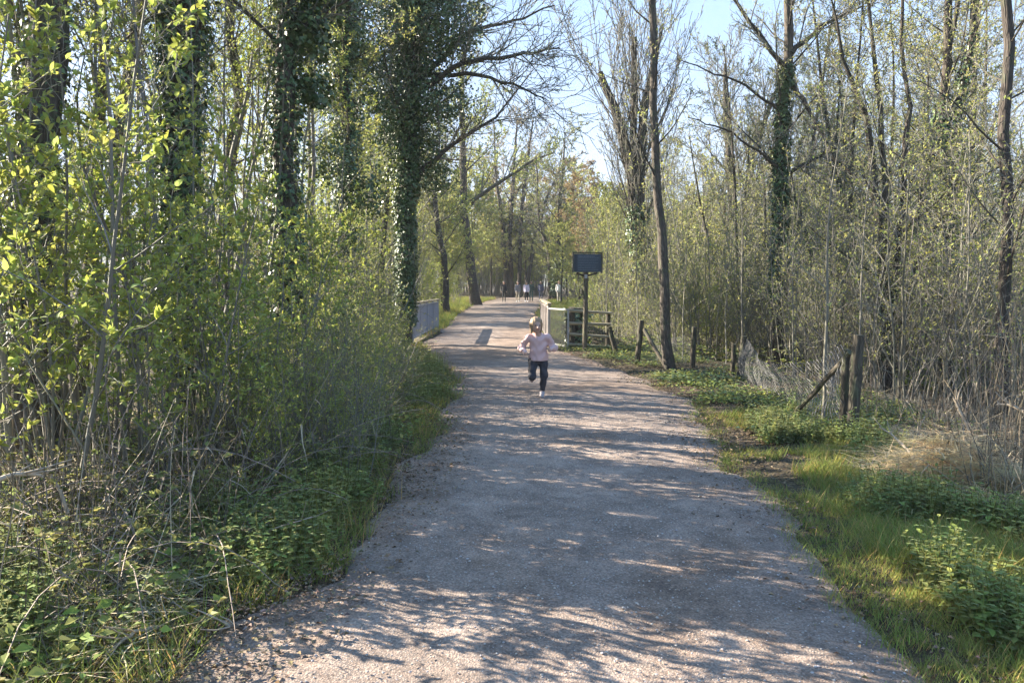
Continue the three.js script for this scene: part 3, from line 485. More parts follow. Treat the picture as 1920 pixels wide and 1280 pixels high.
// right side
tracedTree(211, [[[1257, 700, 15, 0.106], [1248, 580, 15, 0.0978], [1243, 480, 15, 0.0935], [1238, 380, 15, 0.085], [1231, 260, 15, 0.0765], [1226, 130, 15, 0.0723], [1224, 0, 15, 0.068], [1220, -200, 15, 0.0425], [1225, -420, 15, 0.017]]], { ...O_near, n: [14, 7, 6, 0], from: [0.35, 0.2, 0.2], limb: 1.5, rr: [0.3, 0.5, 0.6] }, 'tall slender bare tree, nearest the path on the right behind the running child', {});
tracedTree(212, [[[1452, 720, 17, 0.151], [1460, 560, 17, 0.137], [1464, 400, 17, 0.13], [1468, 250, 17, 0.122], [1476, 120, 17, 0.101], [1483, 0, 17, 0.0864], [1500, -300, 17, 0.036]]], { ...O_near, n: [18, 8, 7, 0], from: [0.4, 0.2, 0.2] }, 'straight tree with ivy around its upper trunk, right of the slender bare tree', {
  name: 'ivy_tree', ivy: [[0, 1.2, 7.0, 5000, 0.07, 0.07]],
  limbs: [[[1465, 210, 17, 0.034], [1400, 160, 16.8, 0.026], [1340, 140, 16.6, 0.018], [1270, 110, 16.5, 0.009]], [[1463, 320, 17, 0.034], [1420, 280, 16.5, 0.026], [1360, 240, 16, 0.018], [1290, 220, 16, 0.009]], [[1476, 130, 17, 0.06], [1420, 60, 16.8, 0.045], [1370, -10, 16.5, 0.03]], [[1480, 100, 17, 0.06], [1540, 50, 17, 0.04], [1620, 10, 17, 0.02]], [[1470, 330, 17, 0.05], [1540, 290, 17.3, 0.035], [1610, 240, 17.5, 0.015]], [[1488, 160, 17, 0.05], [1520, 210, 16.5, 0.04], [1570, 300, 16, 0.03], [1640, 360, 15.5, 0.012]]] });
tracedTree(213, [[[1668, 660, 13, 0.0868], [1662, 520, 13, 0.0806], [1640, 360, 13, 0.062], [1620, 220, 13, 0.0496], [1580, 110, 13, 0.031], [1555, -20, 13, 0.0124]], [[1664, 500, 13, 0.062], [1662, 330, 13.1, 0.0496], [1640, 150, 13.2, 0.0372], [1622, -60, 13.2, 0.0186]], [[1666, 520, 13, 0.062], [1690, 380, 12.9, 0.0496], [1705, 200, 12.9, 0.0372], [1690, 20, 12.9, 0.0248], [1680, -200, 12.9, 0.0124]], [[1664, 480, 13, 0.0434], [1740, 440, 12.6, 0.031], [1800, 350, 12.4, 0.0186], [1900, 300, 12.2, 0.0093]]], { ...O_near, n: [12, 8, 8, 0], from: [0.25, 0.2, 0.2], limb: 1.7 }, 'forked bare tree with four spreading stems, right of the straight ivy tree', { ivy: [[0, 0.6, 2.6, 500, 0.06, 0.05]] });
tracedTree(214, [[[1782, 640, 14.5, 0.109], [1775, 420, 14.5, 0.102], [1772, 240, 14.5, 0.0884], [1780, 60, 14.5, 0.0748], [1790, -150, 14.5, 0.0408]], [[1776, 300, 14.5, 0.068], [1800, 200, 14.4, 0.068], [1825, 60, 14.3, 0.0612], [1840, -120, 14.3, 0.034]]], { ...O_near, n: [15, 9, 8, 0], from: [0.25, 0.15, 0.15], leaf: { level: 2, n: 3, size: 0.05, ratio: 0.6, lift: 0.1 } }, 'mossy green double-stemmed tree near the right edge', { name: 'ivy_tree', ivy: [[0, 1.5, 6, 1800, 0.1, 0.06], [1, 3, 7, 900, 0.08, 0.06]] });
tracedTree(215, [[[1886, 760, 10.5, 0.091], [1884, 500, 10.5, 0.078], [1888, 250, 10.5, 0.0715], [1890, 0, 10.5, 0.065], [1880, -300, 10.5, 0.0325]]], { ...O_near, n: [18, 8, 8, 0], from: [0.25, 0.2, 0.2], limb: 1.8 }, 'straight dark trunk close to the right edge of the view', {});
tracedTree(216, [[[1205, 600, 29, 0.285], [1200, 470, 29, 0.27], [1188, 330, 29, 0.225], [1160, 225, 29, 0.18], [1125, 135, 29, 0.112]], [[1192, 340, 29, 0.21], [1205, 220, 29, 0.165], [1222, 130, 29, 0.105], [1240, 60, 29, 0.06]], [[1190, 300, 29, 0.15], [1190, 180, 29, 0.128], [1190, 70, 29, 0.0975]]], { ...O_near, n: [28, 5, 5, 0], from: [0.35, 0.05, 0.1], ang: [35, 20, 30], limb: 3.6, lenr: [0.3, 0.5, 0.4], up: [0, 0.22, 0.15, 0.1], rr: [0.16, 0.6, 0.6], shape: () => 1, minR: 0.010 }, 'old pollard with three cut arms bristling with upright shoots', { ivy: [[0, 0, 6, 2500, 0.2, 0.12]] });
tracedTree(217, [[[1385, 620, 33, 0.225], [1375, 420, 33, 0.195], [1365, 250, 33, 0.15], [1360, 120, 33, 0.06]], [[1376, 430, 33, 0.165], [1410, 300, 33, 0.135], [1450, 180, 33, 0.075], [1480, 120, 33, 0.03]]], { ...O_near, n: [26, 8, 8, 0], from: [0.25, 0.1, 0.1], ang: [40, 30, 35], limb: 3.4, up: [0, 0.16, 0.1, 0.1], rr: [0.25, 0.6, 0.6], minR: 0.010 }, 'broad bare tree with a dense brush of twigs, behind the straight ivy tree', {});
// beyond the bridge
tracedTree(221, [[[893, 566, 55, 0.434], [882, 500, 55, 0.35], [870, 400, 55, 0.28], [868, 300, 55, 0.238], [866, 180, 55, 0.175], [870, 60, 55, 0.056]]], { ...O_near, n: [20, 7, 5, 0], from: [0.3, 0.1, 0.1], limb: 5, minR: 0.016, leaf: { level: 2, n: 9, size: 0.14, ratio: 0.65, lift: 0.1 } }, 'thick trunk leaning left beyond the bridge with fresh green leaves', { leaf: M.leafBright, limbTwigs: 14, twigLen: 2.4, limbs: [[[872, 385, 55, 0.16], [940, 340, 54, 0.12], [1000, 300, 53, 0.08], [1040, 285, 53, 0.03]]] });
tracedTree(222, [[[960, 556, 80, 0.302], [955, 450, 80, 0.245], [962, 340, 80, 0.187], [970, 220, 80, 0.072]], [[974, 556, 80.5, 0.23], [975, 430, 80.5, 0.202], [985, 330, 80.5, 0.216], [1000, 220, 80.5, 0.0576]], [[985, 556, 80, 0.252], [1000, 460, 80, 0.216], [1025, 370, 80, 0.144], [1060, 300, 80, 0.0432]], [[950, 556, 80, 0.252], [945, 440, 80, 0.216], [930, 330, 80, 0.144], [925, 220, 80, 0.0432]]], { ...O_near, n: [16, 7, 5, 0], from: [0.15, 0.1, 0.1], ang: [55, 40, 40], limb: 5.5, minR: 0.022, leaf: { level: 3, n: 2.5, size: 0.15, ratio: 0.6, lift: 0.1 } }, 'reddish brown cluster of trunks fanning out behind the walkers', { leaf: leafMat([0.42, 0.33, 0.15], 0.45, 0) });
tracedTree(223, [[[1040, 560, 66, 0.294], [1048, 470, 66, 0.245], [1050, 380, 66, 0.175], [1060, 250, 66, 0.042]], [[1032, 560, 66.5, 0.21], [1030, 480, 66.5, 0.182], [1010, 400, 66.5, 0.14], [1005, 300, 66.5, 0.042]]], { ...O_near, n: [16, 7, 5, 0], from: [0.2, 0.1, 0.1], limb: 4, minR: 0.018, leaf: { level: 2, n: 5, size: 0.13, ratio: 0.65, lift: 0.1 } }, 'ivy-footed pair of trunks beside the walker in white', { leaf: M.leafMid, ivy: [[0, 0, 4, 1500, 0.25, 0.16]] });
tracedTree(224, [[[838, 575, 42, 0.2], [832, 480, 42, 0.176], [815, 380, 42, 0.144], [820, 250, 42, 0.048]]], { ...O_near, n: [16, 7, 5, 0], from: [0.2, 0.1, 0.1], limb: 3, minR: 0.013, leaf: { level: 2, n: 6, size: 0.1, ratio: 0.65, lift: 0.1 } }, 'slim leafy tree just beyond the left railing', { leaf: M.leafBright });

// ---------- woods behind: separate trees ----------
{
  const f = rng(501), spots = [];
  const far = (x, d, kind, s) => spots.push([x, -d, kind, s]);
  // left wood, deep
  for (const [x, d, k, s] of [[-4.6, 26, 'tall', 0.9], [-5.2, 31, 'green', 0.8], [-6, 36, 'multi', 0.9], [-9, 37, 'green', 0.9], [-6.5, 41, 'tall', 1.1], [-8.2, 47, 'tall', 1.1], [-10, 54, 'multi', 1.1], [-34, 40, 'green', 0.7], [-40, 48, 'tall', 0.8], [-30, 52, 'green', 0.9], [-45, 58, 'multi', 1], [-26, 60, 'green', 0.9], [-52, 52, 'green', 0.8], [-36, 66, 'tall', 1], [-19, 21, 'yellowgreen', 0.6], [-17, 26, 'green', 0.75], [-21, 29, 'yellowgreen', 0.68], [-18, 33, 'yellowgreen', 0.65], [-24, 35, 'green', 0.8], [-15.5, 38, 'yellowgreen', 0.65], [-20, 42, 'green', 0.85], [-26, 26, 'yellowgreen', 0.65], [-14, 45, 'yellowgreen', 0.75], [-23, 18, 'green', 0.7], [-12.5, 30, 'yellowgreen', 0.5]]) far(x, d, k, s);
  const nLeft = spots.length;
  // right wood
  for (let d = 20; d < 62; d += 5) for (let k = 0; k < 3; k++) { const x = 4.5 + d * 0.667 * f.r(0.12, 1.05); far(x, d + f.s(2), f() < 0.6 ? 'multi' : 'tall', f.r(0.7, 1.1)); }
  for (const [x, d, k, s] of [[8, 18, 'multi', 0.75], [10.5, 19, 'tall', 0.7], [7, 22.5, 'multi', 0.8], [12.5, 22, 'multi', 0.85], [9, 26, 'tall', 0.85], [14, 27, 'multi', 0.9], [5.6, 27, 'multi', 0.6], [11.5, 31, 'multi', 1], [17, 32, 'tall', 1], [6.5, 34, 'tall', 0.8]]) far(x, d, k, s);
  const nRight = spots.length;
  // beyond the bend
  for (const [x, d, k, s] of [[-9, 60, 'green', 1.1], [-14, 72, 'tall', 1.3], [-6.5, 90, 'tall', 1.4], [-2, 100, 'green', 1.5], [4, 104, 'tall', 1.3], [9, 98, 'green', 1.1], [12, 84, 'multi', 1.0], [17, 92, 'tall', 1.0], [22, 100, 'multi', 1.0], [28, 96, 'green', 0.9], [34, 104, 'tall', 1], [42, 100, 'multi', 1], [-11, 46, 'green', 1], [-20, 88, 'tall', 1.4], [9, 62, 'multi', 0.9], [7.5, 48, 'green', 0.62], [12, 55, 'green', 0.7], [-26, 70, 'green', 1.2], [50, 92, 'tall', 0.9], [-4, 84, 'yellowgreen', 1.1], [-6.2, 35, 'yellowgreen', 0.55], [-5.6, 43, 'yellowgreen', 0.65], [-7.5, 50, 'yellowgreen', 0.85], [-5.5, 60, 'yellowgreen', 0.8], [-3.6, 72, 'yellowgreen', 0.85], [5.4, 41, 'yellowgreen', 0.5], [-4.3, 47, 'yellowgreen', 0.55], [-4.6, 55, 'yellowgreen', 0.7], [3.6, 56, 'yellowgreen', 0.5], [4.4, 74, 'yellowgreen', 0.7], [-5.5, 67, 'yellowgreen', 0.8], [-2.2, 80, 'yellowgreen', 0.75], [6, 84, 'yellowgreen', 0.8], [-9.5, 58, 'yellowgreen', 0.9], [7, 50, 'yellowgreen', 0.62], [5.8, 66, 'yellowgreen', 0.7], [1.5, 82, 'yellowgreen', 0.8], [1.5, 92, 'yellowgreen', 1.2], [7, 88, 'russet', 1.1], [-8, 76, 'yellowgreen', 1.1], [-12, 92, 'yellowgreen', 1.25], [11, 76, 'yellowgreen', 0.85], [15, 100, 'russet', 1.1], [20, 84, 'yellowgreen', 0.9], [30, 88, 'russet', 0.9], [38, 94, 'yellowgreen', 0.9], [46, 98, 'russet', 0.9], [56, 96, 'yellowgreen', 0.9], [9, 108, 'yellowgreen', 1.3], [24, 112, 'yellowgreen', 1.1], [-18, 110, 'yellowgreen', 1.4], [6.5, 58, 'russet', 0.7], [8.5, 70, 'yellowgreen', 0.75], [-1, 112, 'russet', 1.4], [14, 64, 'yellowgreen', 0.6], [22, 66, 'russet', 0.6], [18, 72, 'green', 0.75], [26, 78, 'multi', 0.8]]) far(x, d, k, s);
  const LK = { tall: 'single-stemmed tree', multi: 'many-stemmed tree', green: 'fresh green tree', yellowgreen: 'pale yellow-green tree', russet: 'russet budding tree' };
  const where = ['in the wood on the left', 'in the thin wood on the right', 'in the woods beyond the bridge'];
  const list = spots.map(([x, z, k, s], i) => ({ x, z, k, s, w: i < nLeft ? 0 : i < nRight ? 1 : 2 }));
  list.sort((a, b) => b.z - a.z); const seen = {};
  for (const t of list) {
    const key = t.k + t.w, n = seen[key] = (seen[key] ?? -1) + 1, lab = `${LK[t.k]} ${where[t.w]}, ${n ? ordinal(n) + ' nearest' : 'nearest'} of its kind there`;
    put(T[t.k][f.i(T[t.k].length)], t.k === 'green' || t.k === 'yellowgreen' ? 'leafy_tree' : 'woodland_tree', t.x, t.z, f() * 6.283, [t.s, t.s * f.r(0.9, 1.1), t.s], lab, 'tree', 'trees ' + where[t.w]);
  }
}

// ---------- shrubs, saplings, canes that stand out ----------
{
  const f = rng(601);
  const row = (kind, name, cat, what, where, spots, group) => {
    spots.sort((a, b) => Math.hypot(a[0], a[1]) - Math.hypot(b[0], b[1]));
    spots.forEach(([x, d, s, tl], k) => put(T[kind][(k * 7 + f.i(2)) % T[kind].length], name, x, -d, f() * 6.283, [s, s * f.r(0.92, 1.08), s], `${what} ${where}, ${k ? ordinal(k) + ' nearest the camera' : 'nearest the camera'}`, cat, group, tl ?? [f.s(0.04), f.s(0.04)]));
  };
  row('bright', 'leafy_shrub', 'shrub', 'bright yellow-green leafy shrub', 'in the left foreground thicket', [[-3.0, 4.9, 1.2], [-2.45, 5.4, 0.8], [-2.15, 6.1, 0.7], [-4.0, 6.3, 1.45], [-3.4, 6.2, 1.15], [-3.0, 7.4, 1.15], [-2.6, 9.2, 1.05], [-2.9, 11.2, 1.1]], 'bright leafy shrubs of the left thicket');
  const edge = []; for (let d = 6.2; d < 21; d += 0.85) edge.push([Math.min(pathL(d) - 0.25, -0.152 * d) - f.r(0.4, 0.9) - 0.5 * sstep(12, 17, d), d, f.r(0.7, 1.1) * (d < 8 ? 0.55 : d < 12 ? 0.7 : 0.95)]);
  row('mid', 'hedge_shrub', 'shrub', 'twiggy small-leaved shrub', 'in the hedge along the left path edge', edge.filter((_, i) => i % 2 === 0 && i % 6 !== 4), 'hedge shrubs along the left path edge');
  row('bare', 'bare_shrub', 'shrub', 'nearly bare twiggy shrub', 'in the hedge along the left path edge', edge.filter((_, i) => i % 2 === 1 && i % 6 !== 3).map(([x, d, s]) => [x - 0.15, d + 0.2, s * 1.15]), 'bare shrubs along the left path edge');
  row('bramble', 'bramble_bush', 'shrub', 'low arching bramble', 'at the foot of the left thicket', [[-2.1, 3.9, 0.9], [-2.6, 4.1, 1], [-1.9, 4.8, 0.8], [-1.75, 5.6, 0.75], [-2.9, 4.8, 1.1], [-1.7, 6.6, 0.7], [-1.65, 7.6, 0.7], [-1.7, 8.8, 0.75], [-1.75, 10, 0.8], [-1.75, 11.4, 0.8]], 'brambles at the foot of the left thicket');
  row('lowcane', 'dead_stem_tangle', 'dry stems', 'tangle of dry fallen stems', 'in the left foreground', [[-2.2, 3.6, 0.8], [-2.7, 3.9, 0.9], [-2.15, 4.4, 0.8], [-2.75, 4.8, 1], [-3.3, 4.5, 1.1], [-1.95, 5.3, 0.8], [-2.5, 5.6, 1.1], [-1.9, 6.3, 0.9], [-1.8, 7.5, 0.9]], 'dry stem tangles of the left foreground');
  row('lowcane', 'dead_stem_tangle', 'dry stems', 'tangle of dry fallen stems', 'behind the right verge', [[3.9, 6.1, 0.9], [4.5, 7.2, 1], [4.4, 9, 1], [4.7, 11, 1], [3.75, 5.2, 0.8]], 'dry stem tangles behind the right verge');
  row('cane', 'dry_cane_clump', 'dry stems', 'upright clump of pale dry canes', 'behind the right verge', [[3.55, 5.2, 0.72], [3.95, 5.6, 0.95], [3.75, 6.2, 0.85], [4.35, 6.1, 1.05], [4.6, 7.0, 1.0], [5.1, 8.4, 1.1], [5.8, 9.6, 1.1]], 'dry cane clumps behind the right verge');
  const rb = []; for (let k = 0; k < 26; k++) { const d = 7.5 + k * 0.72, x = pathR(d) + 1.9 + f.r(0.2, 3.5) + (d < 14 ? 0.8 : 0); rb.push([x, d, f.r(0.7, 1.1)]); }
  row('bare', 'bare_shrub', 'shrub', 'nearly bare twiggy shrub', 'behind the old fence posts on the right', rb, 'bare shrubs behind the old fence posts');
  const rw = []; for (let k = 0; k < 28; k++) { const d = 9 + k * 0.75, x = pathR(d) + 1.3 + Math.pow(f(), 1.2) * 6; rw.push([x, d, f.r(0.55, 1.1)]); }
  row('whip', 'sapling', 'sapling', 'thin leafless sapling', 'behind the old fence posts on the right', rw, 'saplings behind the old fence posts');
  const rh = []; for (let k = 0; k < 16; k++) { const d = 13 + k * 1.3, x = pathR(d) + 3 + f.r(0, 7); rh.push([x, d, f.r(0.7, 1.1)]); }
  row('hazel', 'hazel_bush', 'shrub', 'many-stemmed upright bush with opening buds', 'in the right-hand thicket', rh, 'upright bushes of the right thicket');
  row('leafy', 'leafy_shrub', 'shrub', 'tall fresh-leaved shrub', 'rising in the left thicket', [[-4.9, 8.2, 0.85], [-4.6, 15, 0.9], [-4.8, 20, 1.0]], 'tall fresh-leaved shrubs of the left thicket');
  row('canopy', 'leafy_sapling', 'sapling', 'leaf-topped tall sapling', 'in the left thicket', [[-4.2, 6.6, 0.95], [-4.6, 8.2, 1.0], [-5.2, 12.4, 1.0], [-3.9, 12.4, 0.9], [-5.6, 13.4, 1.1], [-4.4, 15.6, 1.0], [-5.2, 18, 1.1], [-6.6, 10.8, 1.05], [-3.8, 18.6, 0.8], [-6.4, 16, 1.1]], 'tall saplings with fresh leaves on top');
  const lp = []; for (let k = 0; k < 26; k++) { const d = 7.2 + k * 0.58, x = pathL(d) - 1.6 - f() * 2.6 - 0.12 * Math.max(0, d - 9); lp.push([x, d, f.r(0.6, 1.15)]); }
  row('pole', 'sapling_pole', 'sapling', 'bare upright pole-like sapling', 'in the left thicket', lp, 'upright poles of the left thicket');
  const lb = []; for (let d = 5.6; d < 15; d += 0.8) { lb.push([Math.min(pathL(d) - 0.3, -0.15 * d) - f.r(0.1, 0.45), d, f.r(0.32, 0.5)]); lb.push([Math.min(pathL(d) - 0.3, -0.15 * d) - f.r(0.8, 1.4), d + 0.4, f.r(0.35, 0.55)]); }
  row('bright', 'low_leafy_bush', 'shrub', 'low green bush', 'at the left hedge foot', lb, 'low bushes at the left hedge foot');
  const lt = []; for (let d = 6; d < 19; d += 0.75) lt.push([Math.min(pathL(d) - 0.2, -0.145 * d) - f.r(0.1, 0.5), d, f.r(0.3, 0.5)]);
  row('bare', 'low_twiggy_bush', 'shrub', 'low twiggy bush', 'at the left hedge foot', lt, 'low twiggy bushes at the left hedge foot');
  const lw = []; for (let k = 0; k < 7; k++) { const d = 5.5 + k * 2, x = pathL(d) - 1.5 - Math.pow(f(), 1.2) * 2.5; lw.push([x, d, f.r(0.6, 1.1)]); }
  row('whip', 'sapling', 'sapling', 'thin upright sapling', 'in the left thicket', lw, 'saplings of the left thicket');
  row('bright', 'leafy_shrub', 'shrub', 'sunlit yellow-green shrub', 'in the right thicket or beyond the bridge', [[4.7, 19, 0.85], [5.6, 20.5, 1], [4.2, 21.5, 0.7], [-3.9, 34, 1.0], [-4.2, 38, 1.1], [-4.0, 43, 1.2], [-4.4, 48, 1.4], [-3.9, 53, 1.0], [4.6, 62, 1.6], [5.8, 70, 1.7], [3.6, 36, 0.8], [4.5, 42, 1], [1.5, 86, 1.8], [-2, 88, 1.8], [7, 30, 1]], 'sunlit shrubs on the right and beyond the bridge');
  row('hazel', 'hazel_bush', 'shrub', 'many-stemmed upright bush with opening buds', 'on the left beyond the bridge', [[-4.6, 33, 1.1], [-5.2, 37, 1.2], [-6.3, 41, 1.3], [-5.4, 46, 1.3], [-6.6, 51, 1.4], [-7.5, 35, 1.1], [-6, 58, 1.5], [-8, 64, 1.6]], 'upright bushes on the left beyond the bridge');
  row('hazel', 'hazel_bush', 'shrub', 'many-stemmed upright bush with opening buds', 'beyond the sign on the right', [[3.4, 27, 0.75], [4.3, 25, 0.85], [5.4, 28, 1], [4.2, 33, 0.9], [5.6, 38, 1.1], [5.2, 46, 1.1], [6.6, 54, 1.3], [7.4, 42, 1.2], [8, 33, 1.1]], 'upright bushes beyond the sign');
}
// ---------- undergrowth nobody could count ----------
function scatter(name, geo, mat, list, label, category) { // list of [x, z, scale, turn, tone?, lift?]
  const m = new THREE.InstancedMesh(geo, mat, list.length), q = new THREE.Matrix4(), e = new THREE.Euler(), c = new THREE.Color();
  list.forEach(([x, z, s, t, tone, lift, sy], k) => { q.compose(new THREE.Vector3(x, (lift ?? 0) + H(x, z), z), new THREE.Quaternion().setFromEuler(e.set(0, t, 0)), new THREE.Vector3(s, s * (sy ?? 1), s)); m.setMatrixAt(k, q); if (tone) m.setColorAt(k, c.setRGB(...tone)); });
  m.name = numbered(name); tag(m, label, category, null, 'stuff'); m.castShadow = m.receiveShadow = true; scene.add(m); return m;
}
{
  const f = rng(701);
  const mass = (kind, name, label, list) => { const P = T[kind]; P.forEach((pro, v) => { const l = list.filter((_, i) => i % P.length === v); for (const c of pro.children) { if (l.length) scatter(name + '_' + c.name, c.geometry, c.material, l, label + (c.name === 'foliage' ? ', its leaves' : ', its twigs') + ['', ' in part', ' elsewhere', ' besides'][v], 'undergrowth'); } }); };
  const zone = (n, fn, k = 1) => { const out = []; let guard = 0; while (out.length < n && guard++ < n * 30) { const p = fn(); if (p) out.push([p[0], -p[1], p[2] * k, f() * 6.283]); } return out; };
  const left = (d0, d1, near, far) => () => { const d = f.r(d0, d1), x = pathL(d) - near - f() * far; return [x, d, f.r(0.7, 1.25)]; };
  const right = (d0, d1, near, far) => () => { const d = f.r(d0, d1), x = pathR(d) + near + f() * far; return [x, d, f.r(0.7, 1.2)]; };
  mass('mid', 'undergrowth', 'dense small-leaved undergrowth filling the left wood', zone(14, left(14, 36, 2.0, 3)));
  mass('bare', 'undergrowth', 'bare twiggy undergrowth filling both woods', [...zone(14, left(14, 40, 2.2, 3)), ...zone(150, right(11, 36, 3.2, 18), 1.35)]);
  mass('hazel', 'undergrowth', 'far bushy undergrowth behind both sides', [...zone(16, left(26, 75, 2.5, 5)), ...zone(40, () => [f.r(-60, -24), f.r(28, 62), f.r(0.8, 1.3)]), ...zone(150, right(20, 75, 3.5, 32), 1.55), ...zone(50, () => [f.r(-14, 16), f.r(82, 100), f.r(1.3, 2.0)]), ...zone(50, () => [f.r(-45, 55), f.r(100, 126), f.r(1.6, 2.6)]), ...zone(44, () => [f.r(-34, 4), f.r(84, 108), f.r(1.4, 2.2)])]);
  mass('bright', 'undergrowth', 'sunlit yellow-green bushes closing the end of the path', [...zone(44, () => [f.r(-24, 14), f.r(86, 104), f.r(1.7, 2.5)]), ...zone(8, () => [f.r(-5.2, -3.9), f.r(17, 21), f.r(0.9, 1.3)])]);
  mass('whip', 'undergrowth', 'thin poles massed in both woods', [...zone(8, left(14, 40, 2, 3)), ...zone(110, right(12, 40, 2.2, 16))]);
}
// ground layer
{
  const f = rng(801), G = (g) => g, wob = (v) => [v * f.r(0.85, 1.15), v, v * f.r(0.8, 1.1)];
  const pick = (n, fn) => { const o = []; let guard = 0; while (o.length < n && guard++ < n * 40) { const p = fn(); if (p) o.push([p[0], -p[1], p[2], f() * 6.283, wob(f.r(0.75, 1.2)), p[3] ?? 0, p[4] ?? 1]); } return o; };
  const edgeD = (d0, d1) => d0 * Math.pow(d1 / d0, f());
  const patch = (x, d, s, th) => fbm(x * 1.1 + s, d * 1.1, 3, 33) > th;
  const rightX = (d, near, far) => pathEdge(d, 1) + near + far * Math.pow(f(), 1.2), leftX = (d, near, far) => pathEdge(d, -1) - near - far * Math.pow(f(), 1.2);
  // right verge grass
  for (const s of [1, 2, 3]) {
    scatter('grass', grassGeo(900 + s, 22, 0.125, 0.005, 0.1, 0.12), M.grass, pick(1900, () => { const d = edgeD(2.4, 9.5), x = rightX(d, -0.3, 2.1); return patch(x, d, 3, 0.345 + 0.19 * sstep(6.5, 9.5, d)) && f() < 0.15 + 0.85 * sstep(-0.1, 0.55, x - pathEdge(d, 1)) && [x, d, f.r(0.4, 1.0) * (0.55 + 0.7 * f() * f() + 0.5 * sstep(0, 0.6, x - pathR(d)) * noise2(x * 3, d * 3, 15) * 1.6)]; }), ['short bright grass on the right verge', 'longer grass tufts on the right verge', 'grass blades among the weeds on the right verge'][s - 1], 'grass');
    scatter('nettle_patch', nettleGeo(910 + s, 6, 0.3, 0.06), M.herb, pick(230, () => { const d = edgeD(2.5, 10), x = rightX(d, 0.35, 1.9); return patch(x, d, 17, 0.47) && [x, d, f.r(0.45, 1.1)]; }), ['young nettles on the right verge', 'broad-leaved weeds on the right verge', 'leafy seedlings on the right verge'][s - 1], 'weeds');
    scatter('herb_cover', nettleGeo(920 + s, 7, 0.34, 0.055), M.herb, pick(330, () => { const d = edgeD(2.5, 18), x = leftX(d, 0.12, 2.4); return patch(x, d, 29, d > 7 ? 0.4 : 0.5) && [x, d, f.r(0.5, 1.15)]; }), ['leafy weeds at the foot of the left thicket', 'nettles along the left path edge', 'goosegrass clumps along the left path edge'][s - 1], 'weeds');
    scatter('grass', grassGeo(930 + s, 22, 0.2, 0.006, 0.1, 0.15), M.grass, pick(240, () => { const d = edgeD(2.5, 24), x = leftX(d, -0.1, 0.9); return [x, d, f.r(0.6, 1.3)]; }), ['grass fringe on the left path edge', 'thin grass tufts on the left path edge', 'grass blades under the left hedge'][s - 1], 'grass');
    scatter('ground_ivy', groundLeafGeo(940 + s, 34, 0.3, 0.05, 0.1), s === 2 ? M.ivy : M.herb, pick(240, () => { const d = edgeD(8, 22), x = rightX(d, 0.1, 2.6); return patch(x, d, 55, 0.4) && [x, d, f.r(0.7, 1.2)]; }), ['low leaves under the old fence posts', 'ivy carpet by the old fence posts', 'ground leaves near the wooden fence'][s - 1], 'ground cover');
    scatter('ground_ivy', groundLeafGeo(950 + s, 34, 0.3, 0.05, 0.14), M.herb, pick(420, () => { const d = edgeD(2.5, 20), x = leftX(d, 0.3, 5); return [x, d, f.r(0.7, 1.3)]; }), ['low leaves in the left thicket', 'creeping leaves under the left shrubs', 'leaf carpet deep in the left thicket'][s - 1], 'ground cover');
    scatter('straw', strawGeo(960 + s, 40, 0.3, 0.4), M.dry, pick(380, () => { const r = f() < 0.4, d = edgeD(3, 14), x = r ? pathR(d) + 1.3 + f() * 3 : pathL(d) - 0.5 - f() * 3; return [x, d, f.r(0.6, 1.2)]; }), ['dry straw on the ground of both verges', 'broken stalks lying on the verges', 'old grass lying flat on the verges'][s - 1], 'straw');
    scatter('leaf_litter', litterGeo(970 + s, 40, 0.35), M.litter, pick(560, () => { let r = f() < 0.4; const d = edgeD(2.4, 22); if (r && d < 7 && f() < 0.75) r = false; const x = r ? pathR(d) - 0.25 - 0.3 * sstep(8, 14, d) + Math.pow(f(), 1.5) * 3 : pathL(d) + 0.2 - Math.pow(f(), 1.5) * 4; return [x, d, f.r(0.7, 1.2), inPath(x, d, -0.05) ? 0.06 : 0]; }), ['brown leaf litter along the path edges', 'dead leaves under the shrubs', 'fallen leaves beside the path'][s - 1], 'leaf litter');
  }
  scatter('grass', grassGeo(986, 9, 0.07, 0.004, 0.06, 0.25), M.grass, pick(900, () => { const d = edgeD(2.4, 13), s = f() < 0.5 ? -1 : 1, x = pathEdge(d, s) - s * (0.3 * Math.pow(f(), 1.6) - 0.05); return patch(x, d, 71, 0.44) && [x, d, f.r(0.5, 1.3), inPath(x, d, -0.04) ? 0.045 : 0]; }), 'tiny grass tufts creeping over both path edges', 'grass');
  // far ground cover
  scatter('grass', grassGeo(981, 40, 0.35, 0.014, 0.35, 0.1), M.grass, pick(2600, () => { const d = f.r(24, 75), r = f() < 0.45, x = r ? pathR(d) + 0.2 + Math.pow(f(), 1.6) * 12 : pathL(d) - 0.15 - Math.pow(f(), 1.6) * 9; return [x, d, f.r(0.6, 1.3)]; }), 'grass verges beyond the bridge', 'grass');
  scatter('ground_ivy', groundLeafGeo(982, 60, 0.6, 0.09, 0.3), M.herb, pick(2600, () => { const d = f.r(14, 60), r = f() < 0.6, x = r ? pathR(d) + 2 + f() * 20 : pathL(d) - 1.5 - f() * 14; return [x, d, f.r(0.7, 1.4)]; }), 'ground cover on the floor of both woods', 'ground cover');
  // heap of dry straw by the right verge
  const heap = (x, d) => Math.exp(-(((x - 3.55) / 0.5) ** 2 + ((d - 6.0) / 0.5) ** 2));
  scatter('straw_heap', strawGeo(985, 34, 0.16, 0.5), M.straw, pick(110, () => { const x = 3.55 + f.s(0.9), d = 6 + f.s(0.9), h = heap(x, d); return f() < h && [x, d, f.r(0.6, 1.1), h * 0.42 * f()]; }), 'heap of pale dry straw at the edge of the right verge', 'straw');
